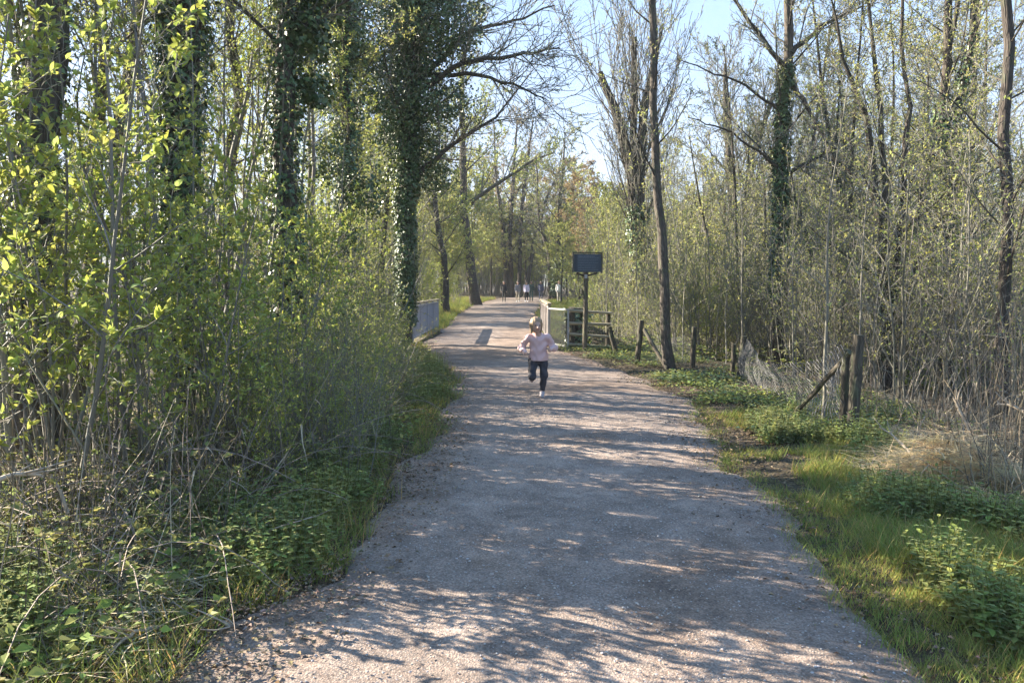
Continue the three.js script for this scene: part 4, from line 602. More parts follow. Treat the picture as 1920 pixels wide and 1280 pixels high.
  // loose stones of the path
  const sg = new THREE.IcosahedronGeometry(1, 0); { const p = sg.attributes.position; for (let k = 0; k < p.count; k++) { const h = 0.75 + 0.5 * hash2(Math.round(p.getX(k) * 9), Math.round(p.getY(k) * 9) * 7 + Math.round(p.getZ(k) * 9), 3); p.setXYZ(k, p.getX(k) * h, p.getY(k) * h * 0.55, p.getZ(k) * h); } sg.computeVertexNormals(); }
  const stones = []; for (let k = 0; k < 9000; k++) { const d = 2.2 + 9 * Math.pow(f(), 1.4), x = lerp(pathEdge(d, -1), pathEdge(d, 1), f()), v = f.r(0.75, 1.15), u = (x - pathEdge(d, -1)) / (pathEdge(d, 1) - pathEdge(d, -1)) * 2 - 1; const y = rise(d) + 0.012 + 0.035 * (1 - u * u) - 0.075 * sstep(0.9, 1, Math.abs(u)) + (fbm(x * 1.3, d * 1.3, 3, 71) - 0.44) * 0.05; stones.push([x, -d, 0.002 + 0.006 * Math.pow(f(), 4) + 0.0004 * d, f() * 6.28, [v * f.r(0.95, 1.08), v, v * f.r(0.9, 1.05)], y - H(x, -d) + 0.001]); }
  scatter('gravel', sg, M.stone, stones, 'loose gravel scattered over the near part of the path', 'gravel');
}

// ---------- bridge railings, fences, sign ----------
function railing(label, a, b, h, side) {
  const steel = side === 2 ? M.rustyPaint : M.paint;
  const g = thing('bridge_railing', label, 'railing', [a[0], 0, a[1]]), A = [0, 0, 0], B = [b[0] - a[0], 0, b[1] - a[1]], dir = V.norm(B), L = V.len(B), f = rng(side + 30), at_ = (t, y) => V.add(V.mul(dir, t * L), [0, y, 0]);
  part(g, 'kerb_beam', new MB().bar(V.mad(at_(0, -0.16), dir, -0.15), V.mad(at_(1, -0.16), dir, 0.15), 0.26, 0.42, [1, 0.98, 0.95]), M.concrete);
  for (let k = 0; k <= 4; k++) part(g, 'post', new MB().box(at_(k / 4, 0.05 + h / 2), [0.07, h, 0.07], null, [1, 1, 1]), steel);
  part(g, 'handrail', new MB().bar(V.mad(at_(0, h + 0.08), dir, -0.12), V.mad(at_(1, h + 0.08), dir, 0.12), 0.12, 0.055, [1, 0.97, 0.9]), M.plank);
  part(g, 'bottom_rail', new MB().bar(at_(0, 0.16), at_(1, 0.16), 0.045, 0.05), steel);
  part(g, 'top_rail', new MB().bar(at_(0, h - 0.02), at_(1, h - 0.02), 0.045, 0.05), steel);
  const n = Math.round(L / 0.13), geos = [0.9, 1, 1.12].map((v) => new MB().box([0, 0, 0], [0.022, h - 0.235, 0.062], null, [v, v, v]).geo());
  for (let k = 1; k < n; k++) { const m = part(g, 'baluster', geos[k % 3], steel); m.position.set(...at_(k / n, 0.185 + (h - 0.235) / 2)); }
  return g;
}
railing('blue-grey slatted bridge railing on the left of the path', [-2.86, -22], [-2.86, -29.6], 1.08, 1);
railing('pale barred bridge railing on the right, seen end on', [1.04, -21.4], [1.12, -29.6], 1.08, 2);
{ // mesh panel flaring from the right railing
  const a = [1.02, -21.25], b = [1.46, -19.95], g = thing('mesh_panel', 'light metal framed mesh panel between the right railing and wooden fence', 'fence panel', [a[0], 0, a[1]]), B = [b[0] - a[0], 0, b[1] - a[1]], y0 = 0.02, y1 = 1.07, f3 = (t, y) => [B[0] * t, y, B[2] * t];
  for (const [p, q] of [[f3(0, y0), f3(0, y1)], [f3(1, y0 - 0.08), f3(1, y1)]]) part(g, 'post', new MB().bar(p, q, 0.045, 0.045), M.galv);
  for (const y of [y0 + 0.06, y1 - 0.03]) part(g, 'frame_rail', new MB().bar(f3(0.017, y), f3(0.983, y), 0.04, 0.045), M.galv);
  const w = new MB(); for (let k = 1; k < 44; k++) w.tube([f3(k / 44, y0 + 0.07), f3(k / 44, y1 - 0.05)], [0.0022, 0.0022], 3, [0.4, 0.42, 0.4]); for (let k = 1; k < 34; k++) { const y = lerp(y0 + 0.07, y1 - 0.05, k / 34); w.tube([f3(0.02, y), f3(0.98, y)], [0.0022, 0.0022], 3, [0.4, 0.42, 0.4]); }
  part(g, 'wire_mesh', w, M.wire, true);
}
function roughPole(a, b, r0, r1, seed, sides = 9, tone = 1) { const f = rng(seed), P = [], R = []; const n = 6; for (let k = 0; k <= n; k++) { const t = k / n; P.push(V.add(V.lerp(a, b, t), k && k < n ? [f.s(0.008), 0, f.s(0.008)] : [0, 0, 0])); R.push(lerp(r0, r1, t)); } return new MB().tube(P, R, sides, [tone, tone * 0.98, tone * 0.94], true, (s, k) => 1 + 0.12 * (noise2(s * 1.7 + seed, k * 0.9, 5) - 0.5)); }
{
  const g = thing('wooden_fence', 'short wooden fence of four pale rails behind the sign post', 'fence', [1.55, 0, -20.0]), X = 0.95;
  for (const [x, s, h] of [[0.02, 1, 1.06], [X, 2, 0.99]]) part(g, 'post', roughPole([x, -0.2, -0.03], [x + 0.01, h, -0.03], 0.07, 0.065, 40 + s, 9, 1.1), M.oldWood);
  [[1.02, 0.95], [0.69, 0.66], [0.41, 0.33], [0.14, 0.07]].forEach(([l, r], k) => part(g, 'rail', roughPole([-0.06, l, 0.07], [X + 0.08, r, 0.07], 0.042, 0.036, 50 + k, 8, 1.15), M.plank));
}
{
  const W = 512, Hh = 340, cv = document.createElement('canvas'); cv.width = W; cv.height = Hh; const c = cv.getContext('2d'), f = rng(77);
  c.fillStyle = '#38444f'; c.fillRect(0, 0, W, Hh);
  c.fillStyle = '#2b363f'; c.fillRect(0, 0, 52, Hh);
  c.fillStyle = '#76828c'; for (let r = 0; r < 9; r++) { let x = 80; const end = r === 0 ? 400 : f.r(380, 485); while (x < end) { const w = f.r(10, 46); c.fillRect(x, 34 + r * 33, Math.min(w, end - x), r === 0 ? 13 : 6); x += w + f.r(5, 11); } }
  const tex = new THREE.CanvasTexture(cv); tex.colorSpace = THREE.SRGBColorSpace;
  const g = thing('information_sign', 'dark information board with lines of text on a grey wooden post', 'sign', [1.84, H(1.84, -19.2), -19.2]), y = 2.22 - H(1.84, -19.2), turn = 0.06;
  part(g, 'post', roughPole([0, -0.3, -0.05], [0, y - 0.02, -0.05], 0.066, 0.06, 90, 8, 1.5), M.oldWood);
  const board = new THREE.Mesh(new THREE.BoxGeometry(0.68, 0.45, 0.035), std([0.09, 0.1, 0.115], 0.6)); board.name = 'board'; board.castShadow = board.receiveShadow = true; board.position.set(0.03, y, 0.06); board.rotation.y = turn; g.add(board);
  const face = new THREE.Mesh(new THREE.PlaneGeometry(0.66, 0.43), new THREE.MeshStandardMaterial({ map: tex, roughness: 0.5 })); face.name = 'text_face'; face.position.set(0, 0, 0.0205); face.receiveShadow = true; board.add(face);
  for (const s of [-1, 1]) { const m = part(board, 'frame_edge', new MB().box([s * 0.36, 0, -0.005], [0.038, 0.485, 0.06], null, [1.5, 1.5, 1.55]), M.oldWood); }
  part(board, 'frame_edge', new MB().box([0, 0.255, -0.005], [0.75, 0.03, 0.07], null, [1.2, 1.2, 1.25]), M.oldWood);
  for (const s of [-1, 1]) part(g, 'bracket', new MB().bar([s * 0.05, y - 0.31, -0.03], [s * 0.26 + 0.03, y - 0.245, 0.03], 0.035, 0.045, [0.9, 0.9, 1]), M.oldWood);
  part(g, 'clamp_plate', new MB().box([0, y - 0.33, 0.04], [0.07, 0.1, 0.012]), M.galv);
}
function fencePost(label, top, foot, r, seed, tone = 1, group = 'old fence posts on the right') { const F = [foot[0], H(foot[0], foot[2]), foot[2]], g = thing('fence_post', label, 'fence post', F, 0, group); part(g, 'shaft', roughPole([0, -0.25, 0], V.sub(top, F), r * 1.1, r, seed, 10, tone), M.oldWood); return g; }
const postAt = (px, py, bx, d) => { const t = at(px, py, d), b = at(bx, 700, d); return [t, [b[0], 0, b[2]]]; };
{
  let p;
  p = postAt(1612, 628, 1598, 7.9); fencePost('stout mossy fence post at the edge of the right verge, tallest of the old posts', p[0], p[1], 0.055, 101, 1.0);
  p = postAt(1588, 655, 1580, 8.05); fencePost('thinner brown post leaning against the stout mossy post', p[0], p[1], 0.04, 102, 1.0);
  p = postAt(1396, 630, 1386, 13.2); fencePost('old fence post midway between the slender tree and the stout mossy post', p[0], p[1], 0.058, 103, 0.9);
  p = postAt(1377, 645, 1372, 13.6); fencePost('thin post just left of the midway fence post', p[0], p[1], 0.04, 104, 0.9);
  p = postAt(1302, 612, 1297, 15.2); fencePost('old fence post right of the slender bare tree', p[0], p[1], 0.05, 105, 0.9);
  p = postAt(1203, 600, 1193, 15.9); fencePost('leaning fence post left of the slender bare tree', p[0], p[1], 0.055, 106, 1.0);
  p = postAt(1143, 612, 1160, 18); fencePost('short post leaning left beside the wooden fence', p[0], p[1], 0.055, 107, 0.95);
  const brace = (label, a, b, r, seed) => { const F = [b[0], H(b[0], b[2]), b[2]], g = thing('fence_brace', label, 'brace', F); part(g, 'shaft', roughPole(V.sub(a, F), [0, -0.05, 0], r, r * 1.05, seed, 8, 1.5), M.oldWood); };
  { const b = at(1473, 790, 9.2); brace('slanting wooden brace resting against the stout mossy post', at(1594, 660, 7.98), [b[0], 0, b[2]], 0.028, 111); }
  { const b = at(1250, 697, 15.3); brace('slanting wooden brace beside the leaning fence post', at(1208, 618, 15.85), [b[0], 0, b[2]], 0.04, 112); }
}
function netting(label, a, b, h0, h1, sag, hole, seed) { // woven wire between two posts, a and b as [x, z]
  const F = [a[0], H(a[0], a[1]), a[1]], g = thing('wire_netting', label, 'wire netting', F), f = rng(seed), L = Math.hypot(b[0] - a[0], b[1] - a[1]), nU = Math.round(L / hole), mb = new MB();
  const P = (u, v) => { const x = lerp(a[0], b[0], u), z = lerp(a[1], b[1], u), top = lerp(h0, h1, u) - sag * Math.sin(Math.PI * u) , y = H(x, z) + 0.03 + v * top, n = (noise2(u * 5 + seed, v * 2, 8) - 0.5) * 0.4 + Math.sin(v * 3 + u * 4) * 0.07; return [x - F[0] + n * 0.6, y - F[1], z - F[2] + n * 0.3]; };
  const nV = Math.round(Math.max(h0, h1) / hole);
  for (const s of [0, 1]) for (let k = -nV; k < nU; k++) { let prev = null; for (let q = 0; q <= nV; q++) { const u = (s ? k + q : k + nV - q) / nU; if (u < 0 || u > 1) { prev = null; continue; } const p = P(u, q / nV); if (prev) mb.tube([prev, p], [0.0032, 0.0032], 3, [1, 1, 1]); prev = p; } }
  part(g, 'wire_mesh', mb, M.wire, true);
}
netting('sagging wire netting between the stout mossy post and the midway post', [3.5, -8.0], [3.85, -13.1], 0.95, 0.7, 0.3, 0.1, 3);
netting('crumpled wire netting around the leaning fence post', [2.62, -15.95], [3.55, -15.25], 0.75, 0.6, 0.15, 0.06, 8);
{
  const f = rng(88), g = thing('tree_stump', 'dark ragged stump behind the wooden fence and sign', 'stump', [1.95, H(1.95, -23.6), -23.6]), P = [], R = []; for (let k = 0; k <= 7; k++) { P.push([f.s(0.04), -0.4 + k * 0.29, f.s(0.04)]); R.push(0.34 - k * 0.02); }
  part(g, 'trunk', new MB().tube(P, R, 11, [0.5, 0.48, 0.46], true, (s, k) => 1 + 0.35 * (hash2(s, k, 5) - 0.5)), M.oldWood);
  const iv = new MB(); ivyOn(iv, f, P.map((p, k) => [...p, R[k]]), 700, { depth: 0.25, size: 0.11 }); part(g, 'ivy', iv, M.ivy, true);
}
// loose sticks
[['long dry stick lying on the ground at the lower left', [190, 1238, 3.05], [292, 1178, 3.4], 0.011], ['pale broken branch sticking out at the left edge', [-30, 915, 3.9], [82, 893, 4.1], 0.017], ['short pale stick hanging by the broken branch at the left', [88, 885, 4.2], [124, 962, 4.2], 0.012], ['dark bent branch arching through the bright shrub', [150, 300, 6.0], [270, 640, 5.6], 0.02], ['long thin arching stem reaching towards the path from the left', [400, 1075, 4.2], [585, 970, 4.4], 0.007], ['pale dead branch standing in the dry canes on the right', [1785, 745, 6.4], [1838, 868, 6.2], 0.018], ['bent pale branch left of the dry canes on the right', [1650, 800, 7.2], [1730, 905, 6.6], 0.014], ['snapped white branch lying across the dry canes at the right edge', [1870, 758, 6.6], [1935, 785, 6.4], 0.016], ['dark stick lying on the path edge at the lower left', [405, 1200, 3.3], [455, 1182, 3.4], 0.01]].forEach(([label, a, b, r], k) => {
  const A = at(...a), B = at(...b); for (const p of [A, B]) p[1] = Math.max(p[1], H(p[0], p[2]) + r * 0.6); const low = A[1] < B[1] ? A : B, hi = low === A ? B : A, g = thing('fallen_branch', label, 'branch', low), f = rng(120 + k), E = V.sub(hi, low), P = [], R = [];
  for (let q = 0; q <= 8; q++) { const t = q / 8; P.push(V.add(V.mul(E, t), [f.s(0.012), Math.sin(t * 3.14) * 0.04, f.s(0.012)])); R.push(r * (1 - 0.5 * t)); }
  part(g, 'stem', new MB().tube(P, R, 6, k === 3 || k === 8 ? [0.3, 0.27, 0.25] : [1.1, 1.05, 1], true), M.dry);
  const tw = new MB(); for (let q = 0; q < 4; q++) { const i = 2 + f.i(6), d = V.norm(V.add(V.norm(E), [f.s(0.8), f.r(0, 0.8), f.s(0.8)])), L = f.r(0.08, 0.25); tw.tube([P[i], V.mad(P[i], d, L * 0.5), V.add(V.mad(P[i], d, L), [f.s(0.03), f.s(0.03), f.s(0.03)])], [r * 0.45, r * 0.35, r * 0.2], 4, [0.9, 0.85, 0.8]); } part(g, 'side_twig', tw, M.dry, true);
});

// ---------- people ----------
function nets(f, lo, hi, cell, mb, col) { // naive surface nets of the zero level of f
  const n = [0, 1, 2].map((k) => Math.ceil((hi[k] - lo[k]) / cell) + 1), [nx, ny, nz] = n, val = new Float32Array(nx * ny * nz), id = (x, y, z) => (z * ny + y) * nx + x, P = (x, y, z) => [lo[0] + x * cell, lo[1] + y * cell, lo[2] + z * cell];
  for (let z = 0; z < nz; z++) for (let y = 0; y < ny; y++) for (let x = 0; x < nx; x++) val[id(x, y, z)] = f(P(x, y, z));
  const at_ = new Int32Array(nx * ny * nz).fill(-1), E = [[0, 1], [2, 3], [4, 5], [6, 7], [0, 2], [1, 3], [4, 6], [5, 7], [0, 4], [1, 5], [2, 6], [3, 7]];
  for (let z = 0; z + 1 < nz; z++) for (let y = 0; y + 1 < ny; y++) for (let x = 0; x + 1 < nx; x++) {
    const v = []; let m = 0; for (let k = 0; k < 8; k++) { v.push(val[id(x + (k & 1), y + ((k >> 1) & 1), z + (k >> 2))]); if (v[k] < 0) m++; }
    if (!m || m === 8) continue;
    let s = [0, 0, 0], c = 0; for (const [a, b] of E) if ((v[a] < 0) !== (v[b] < 0)) { const t = v[a] / (v[a] - v[b]); for (let k = 0; k < 3; k++) { const pa = (a >> k) & 1, pb = (b >> k) & 1; s[k] += pa + (pb - pa) * t; } c++; }
    const p = P(x + s[0] / c, y + s[1] / c, z + s[2] / c), e = cell * 0.5, g = [0, 1, 2].map((k) => { const q = p.slice(), r = p.slice(); q[k] += e; r[k] -= e; return f(q) - f(r); });
    at_[id(x, y, z)] = mb.vert(p, V.norm(g), p[0], p[1], col);
  }
  for (let z = 1; z + 1 < nz; z++) for (let y = 1; y + 1 < ny; y++) for (let x = 1; x + 1 < nx; x++) {
    const a = val[id(x, y, z)] < 0; const q = (i, j, k, l, flip) => { if (i < 0 || j < 0 || k < 0 || l < 0) return; if (flip) mb.i.push(i, k, j, i, l, k); else mb.i.push(i, j, k, i, k, l); };
    if (a !== val[id(x + 1, y, z)] < 0) q(at_[id(x, y - 1, z - 1)], at_[id(x, y, z - 1)], at_[id(x, y, z)], at_[id(x, y - 1, z)], !a);
    if (a !== val[id(x, y + 1, z)] < 0) q(at_[id(x - 1, y, z - 1)], at_[id(x - 1, y, z)], at_[id(x, y, z)], at_[id(x, y, z - 1)], !a);
    if (a !== val[id(x, y, z + 1)] < 0) q(at_[id(x - 1, y - 1, z)], at_[id(x, y - 1, z)], at_[id(x, y, z)], at_[id(x - 1, y, z)], !a);
  }
  return mb;
}
const cap = (a, b, r, s) => { const d = V.sub(b, a), L = V.dot(d, d) || 1e-9; return (p) => { const t = clamp(V.dot(V.sub(p, a), d) / L), q = V.mad(a, d, t); return Math.hypot(p[0] - q[0], p[1] - q[1], p[2] - q[2]) - lerp(r, s, t); }; };
const ell = (c, r) => (p) => { const q = [(p[0] - c[0]) / r[0], (p[1] - c[1]) / r[1], (p[2] - c[2]) / r[2]], l = Math.hypot(...q); return (l - 1) * Math.min(...r); };
const join = (k, ...fs) => (p) => { let d = 1e9; for (const f of fs) { const e = f(p); const h = Math.max(k - Math.abs(d - e), 0) / k; d = Math.min(d, e) - h * h * k * 0.25; } return d; };
const cut = (a, b) => (p) => Math.max(a(p), -b(p));
function person(label, pos, turn, J, look, category, group, cell) {
  const g = thing('person', label, category, pos, turn, group), H0 = J.head, u = J.unit; // unit: head radius
  const skin = std(look.skin ?? [0.52, 0.33, 0.25], 0.6), box = (pts, m) => [[0, 1, 2].map((k) => Math.min(...pts.map((p) => p[k])) - m), [0, 1, 2].map((k) => Math.max(...pts.map((p) => p[k])) + m)];
  const all = Object.values(J).filter(Array.isArray), fwd = V.norm(J.face ?? [0, 0, 1]), rgt = V.norm(V.cross([0, 1, 0], fwd)), loc = (x, y, z) => V.mad(V.mad(V.mad(H0, rgt, x * u), [0, 1, 0], y * u), fwd, z * u);
  // body: one surface, limbs blended at the joints
  const headF = join(0.25 * u, ell(V.mad(H0, [0, 1, 0], 0.1 * u), [0.82 * u, 1.02 * u, 0.95 * u]), ell(loc(0, -0.55, 0.2), [0.58 * u, 0.62 * u, 0.62 * u]), cap(loc(0, -0.02, 0.95), loc(0, -0.28, 1.12), 0.09 * u, 0.15 * u), cap(loc(-0.84, 0, 0), loc(-0.86, -0.25, 0), 0.14 * u, 0.1 * u), cap(loc(0.84, 0, 0), loc(0.86, -0.25, 0), 0.14 * u, 0.1 * u));
  const eyes = join(0.02 * u, ell(loc(-0.32, 0.02, 0.92), [0.15 * u, 0.1 * u, 0.12 * u]), ell(loc(0.32, 0.02, 0.92), [0.15 * u, 0.1 * u, 0.12 * u]));
  const hand = (w, e) => { const d = V.norm(V.sub(w, e)), s = V.norm(V.cross(d, fwd)), c = V.cross(s, d), h = u * 0.95, pts = [], fs = [cap(w, V.mad(w, d, 0.45 * h), 0.2 * h, 0.24 * h)]; const palm = V.mad(w, d, 0.62 * h); for (let k = -1.5; k <= 1.5; k++) { const b = V.mad(palm, s, k * 0.13 * h), L = (0.42 - Math.abs(k - 0.3) * 0.05) * h, m = V.mad(V.mad(b, d, L * 0.6), c, 0.06 * h), t = V.mad(V.mad(m, c, L * 0.45), d, -L * 0.05); fs.push(cap(b, m, 0.085 * h, 0.075 * h), cap(m, t, 0.075 * h, 0.06 * h)); } const tb = V.mad(V.mad(w, d, 0.25 * h), s, 0.2 * h), tm = V.mad(V.mad(tb, s, 0.18 * h), d, 0.22 * h); fs.push(cap(tb, tm, 0.09 * h, 0.08 * h), cap(tm, V.mad(V.mad(tm, d, 0.15 * h), c, 0.14 * h), 0.08 * h, 0.06 * h)); return join(0.03 * h, ...fs); };
  const limbs = join(0.04, cap(J.pelvis, J.chest, 0.7 * u * J.w, 0.7 * u * J.w), cap(J.neck, H0, 0.42 * u, 0.42 * u), cap(J.chest, J.neck, 0.55 * u * J.w, 0.4 * u), ...['l', 'r'].flatMap((s) => [cap(J.chest, J[s + 'sh'], 0.4 * u, 0.36 * u), cap(J[s + 'sh'], J[s + 'el'], 0.34 * u, 0.3 * u), cap(J[s + 'el'], J[s + 'wr'], 0.3 * u, 0.22 * u), cap(J[s + 'hip'], J[s + 'kn'], 0.62 * u, 0.45 * u), cap(J[s + 'kn'], J[s + 'an'], 0.42 * u, 0.28 * u), cap(J[s + 'an'], J[s + 'toe'], 0.26 * u, 0.2 * u)]));
  const body = new MB(); { const [lo, hi] = box(all, 1.2 * u); nets(join(0.02, limbs, (p) => Math.min(headF(p) + 0.0, 1)), lo, hi, cell, body, [1, 1, 1]); }
  const b = part(g, 'body', body, skin);
  if (look.fine) { const fine = new MB(); for (const s of ['l', 'r']) { const w = J[s + 'wr'], [lo, hi] = box([w], 2 * u); nets(hand(w, J[s + 'el']), lo, hi, 0.004, fine, [1, 1, 1]); } { const [lo, hi] = box([H0], 1.6 * u); nets(cut((p) => headF(p) - 0.0015, eyes), lo, hi, 0.005, fine, [1, 1, 1]); } const merged = new MB(); for (const m of [body, fine]) { const o = merged.count; for (const k of ['p', 'n', 'u', 'c']) for (const v of m[k]) merged[k].push(v); for (const v of m.i) merged.i.push(v + o); } b.geometry = merged.geo(); for (const s of [-1, 1]) { const e = part(b, 'eye', nets(ell(loc(s * 0.32, 0.02, 0.86), [0.13 * u, 0.09 * u, 0.08 * u]), loc(s * 0.32, 0, 0.8).map((v) => v - 0.3 * u), loc(s * 0.32, 0, 0.9).map((v) => v + 0.3 * u), 0.003, new MB(), [1, 1, 1]), std([0.05, 0.04, 0.035], 0.3)); } part(b, 'mouth', nets(cap(loc(-0.2, -0.6, 0.8), loc(0.2, -0.6, 0.8), 0.07 * u, 0.07 * u), loc(-0.5, -0.9, 0.4), loc(0.5, -0.3, 1.1).map((v, k) => v + 0.02), 0.004, new MB(), [1, 1, 1]), std([0.36, 0.14, 0.12], 0.5)); }
  else { const hs = new MB(); for (const s of ['l', 'r']) { const w = J[s + 'wr'], [lo, hi] = box([w], 1.8 * u); nets(hand(w, J[s + 'el']), lo, hi, 0.011, hs, [1, 1, 1]); } const o = body.count; for (const k of ['p', 'n', 'u', 'c']) for (const v of hs[k]) body[k].push(v); for (const v of hs.i) body.i.push(v + o); b.geometry = body.geo(); }
  const fold = (k) => (p) => 0.012 * J.fold * Math.sin(p[1] * 46 + Math.sin(p[0] * 31 + k) * 1.7) * Math.sin(p[0] * 22 + p[2] * 27 + k);
  // jacket with sleeves and a hem
  const hem = V.mad(J.pelvis, [0, 1, 0], -J.hem * u), flat = (f) => (p) => f([p[0], p[1], J.pelvis[2] + (p[2] - J.pelvis[2]) * 1.3]) * 0.85, jk = join(0.04, flat(cap(V.mad(hem, [0, 1, 0], -0.3 * u), J.chest, (look.hemR ?? 1.3) * u * J.w, 1.15 * u * J.w)), flat(cap(J.chest, V.mad(J.neck, [0, 1, 0], -0.1 * u), 1.1 * u * J.w, 0.6 * u)), ...['l', 'r'].flatMap((s) => [cap(V.lerp(J.chest, J.neck, 0.4), J[s + 'sh'], 0.55 * u, 0.5 * u), cap(J[s + 'sh'], J[s + 'el'], 0.5 * u, 0.46 * u), cap(J[s + 'el'], J[s + 'wr'], 0.46 * u, 0.36 * u)]), cap(V.mad(J.neck, fwd, -0.5 * u), V.mad(J.neck, fwd, -0.75 * u), 0.5 * u, 0.4 * u)), hemCut = hem[1] - 0.25 * u;
  const wf = fold(1); { const [lo, hi] = box([hem, J.neck, ...['l', 'r'].flatMap((s) => [J[s + 'el'], J[s + 'wr'], J[s + 'sh']])], 1.6 * u); part(g, 'jacket', nets((p) => Math.max(jk(p) + wf(p), hemCut - p[1]), lo, hi, cell, new MB(), [1, 1, 1]), std(look.top, 0.75)); }
  const tr = join(0.03, cap(J.pelvis, V.mad(J.pelvis, [0, 1, 0], -0.2 * u), 0.98 * u * J.w, 0.9 * u * J.w), ...['l', 'r'].flatMap((s) => [cap(J[s + 'hip'], J[s + 'kn'], 0.74 * u, 0.55 * u), cap(J[s + 'kn'], V.lerp(J[s + 'kn'], J[s + 'an'], 0.93), 0.54 * u, 0.4 * u)])), tf = fold(4);
  { const [lo, hi] = box([J.pelvis, ...['l', 'r'].flatMap((s) => [J[s + 'hip'], J[s + 'kn'], J[s + 'an']])], 1.2 * u); part(g, 'trousers', nets((p) => tr(p) + tf(p) * 0.7, lo, hi, cell, new MB(), [1, 1, 1]), std(look.legs, 0.85)); }
  for (const s of ['l', 'r']) { const a = J[s + 'an'], t = J[s + 'toe'], heel = V.mad(a, V.norm(V.sub(t, a)), -0.0), sole = V.add(a, V.mul(V.norm(V.cross(rgt, V.sub(t, a))), -0)), low = V.lerp(a, t, 0.35), f = join(0.02, cap(V.lerp(a, t, 0.05), t, 0.4 * u, 0.32 * u), cap(a, V.mad(a, [0, 1, 0], 0.1 * u), 0.38 * u, 0.34 * u), cap(V.add(a, V.mul(V.sub(low, t), 0.5)), low, 0.3 * u, 0.3 * u)), [lo, hi] = box([a, t], 1.1 * u); part(g, 'shoe', nets(f, lo, hi, Math.min(cell, 0.014), new MB(), [1, 1, 1]), std(look.shoes, 0.7)); }
  const hs = look.hairLen ?? 0.8, hairF = cut(join(0.3 * u, ell(loc(0, 0.22, -0.1), [0.97 * u, 1.05 * u, 1.05 * u]), cap(loc(-0.72, 0.1, 0.1), loc(-0.75, -hs, 0.15), 0.32 * u, 0.2 * u), cap(loc(0.72, 0.1, 0.0), loc(0.72, -hs, 0.0), 0.3 * u, 0.2 * u), cap(loc(0, 0, -0.6), loc(0, -hs, -0.65), 0.6 * u, 0.35 * u)), ell(loc(0, -0.35, 1.0), [0.68 * u, 0.95 * u, 0.8 * u])), strands = (p) => 0.018 * u * Math.sin(p[0] / u * 14 + p[1] / u * 2) ;
  { const [lo, hi] = box([H0], 2.3 * u); part(g, 'hair', nets((p) => hairF(p) + strands(p), lo, hi, look.fine ? 0.008 : cell, new MB(), [1, 1, 1]), std(look.hair, 0.6)); }
  return g;
}
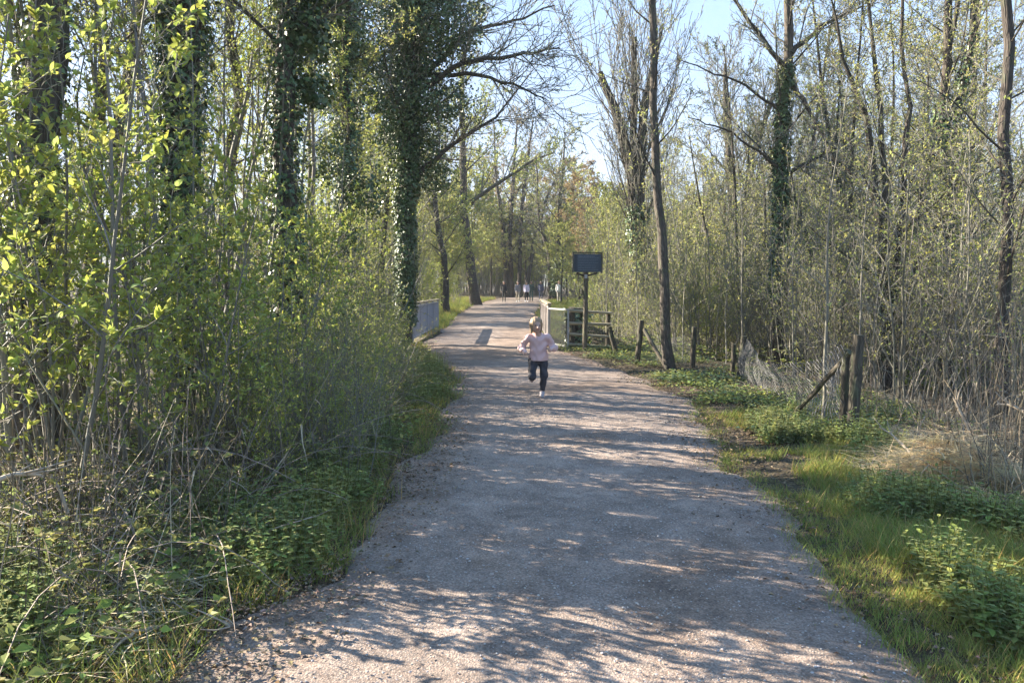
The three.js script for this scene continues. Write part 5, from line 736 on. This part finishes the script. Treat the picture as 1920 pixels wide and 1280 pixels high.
{
  const x = 0.37, d = 10.9, gy = rise(d) + 0.04;
  person('child in a pale pink jacket and dark trousers running towards the camera', [x, gy, -d], 0, { unit: 0.094, w: 1.0, fold: 0.65, hem: 0.35, head: [-0.03, 1.045, 0.1], neck: [0, 0.905, 0.05], chest: [0, 0.80, 0.03], pelvis: [0.01, 0.585, -0.01], face: [0.25, -0.1, 1], lsh: [-0.135, 0.865, 0.03], lel: [-0.245, 0.70, -0.05], lwr: [-0.185, 0.655, 0.12], rsh: [0.135, 0.865, 0.02], rel: [0.24, 0.70, -0.06], rwr: [0.165, 0.70, 0.12], lhip: [-0.07, 0.55, 0], lkn: [-0.085, 0.31, 0.09], lan: [-0.08, 0.33, -0.14], ltoe: [-0.08, 0.22, -0.21], rhip: [0.075, 0.55, -0.01], rkn: [0.085, 0.31, 0.05], ran: [0.06, 0.075, -0.02], rtoe: [0.055, 0.03, 0.1] }, { top: [0.68, 0.46, 0.43], legs: [0.045, 0.043, 0.05], shoes: [0.42, 0.36, 0.36], hair: [0.30, 0.20, 0.115], hairLen: 1.05, fine: true, hemR: 1.55 }, 'child', null, 0.0125);
  const walker = (label, px, d, h, step, look, turn = 0) => {
    const k = h / 1.7, X = (px - 960) / 1440 * d, j = (a) => a.map((v) => v * k);
    const f = step; person(label, [X, rise(d) + 0.035, -d], turn, { unit: 0.105 * k, w: 1.2, fold: 0.8, hem: 0.6, head: j([0, 1.575, 0.03]), neck: j([0, 1.42, 0]), chest: j([0, 1.26, 0]), pelvis: j([0, 0.93, 0]), face: [0.05, 0, 1], lsh: j([-0.17, 1.38, 0]), lel: j([-0.22, 1.1, -0.05 - f * 0.1]), lwr: j([-0.2, 0.88, 0.1 - f * 0.15]), rsh: j([0.17, 1.38, 0]), rel: j([0.22, 1.1, -0.05 + f * 0.1]), rwr: j([0.2, 0.88, 0.1 + f * 0.15]), lhip: j([-0.09, 0.9, 0]), lkn: j([-0.095, 0.49, 0.05 + f * 0.12]), lan: j([-0.095, 0.1, f * 0.24]), ltoe: j([-0.1, 0.04, 0.15 + f * 0.24]), rhip: j([0.09, 0.9, 0]), rkn: j([0.095, 0.49, 0.05 - f * 0.1]), ran: j([0.095, 0.1 , -f * 0.24]), rtoe: j([0.1, 0.04, 0.15 - f * 0.24]) }, look, 'person', 'walkers on the path beyond the bridge', 0.024);
  };
  const br = [0.10, 0.065, 0.04];
  walker('walker all in black at the left of the distant group', 945, 62, 1.68, 0.7, { top: [0.02, 0.02, 0.022], legs: [0.02, 0.02, 0.022], shoes: [0.02, 0.02, 0.02], hair: br });
  walker('walker in a grey jacket and beige trousers, second of the distant group', 971, 61, 1.66, -0.6, { top: [0.2, 0.2, 0.22], legs: [0.38, 0.34, 0.26], shoes: [0.6, 0.6, 0.6], hair: br });
  walker('walker in a pale lilac jacket and black leggings in the distant group', 987, 62, 1.64, 0.8, { top: [0.58, 0.55, 0.7], legs: [0.02, 0.02, 0.025], shoes: [0.75, 0.75, 0.75], hair: br });
  walker('walker in dark green behind the lilac jacket in the distant group', 996, 65, 1.72, -0.5, { top: [0.06, 0.09, 0.07], legs: [0.05, 0.1, 0.085], shoes: [0.03, 0.03, 0.03], hair: br });
  walker('walker in a navy jacket just left of the right railing', 1014, 63, 1.7, 0.5, { top: [0.10, 0.11, 0.17], legs: [0.2, 0.2, 0.25], shoes: [0.5, 0.5, 0.5], hair: [0.4, 0.3, 0.16] });
  walker('walker in a white top standing apart on the right', 1048, 60, 1.7, 0.2, { top: [0.72, 0.72, 0.68], legs: [0.4, 0.38, 0.33], shoes: [0.5, 0.45, 0.4], hair: [0.3, 0.22, 0.12] });
}
shadow(scene);
renderer.render(scene, camera);
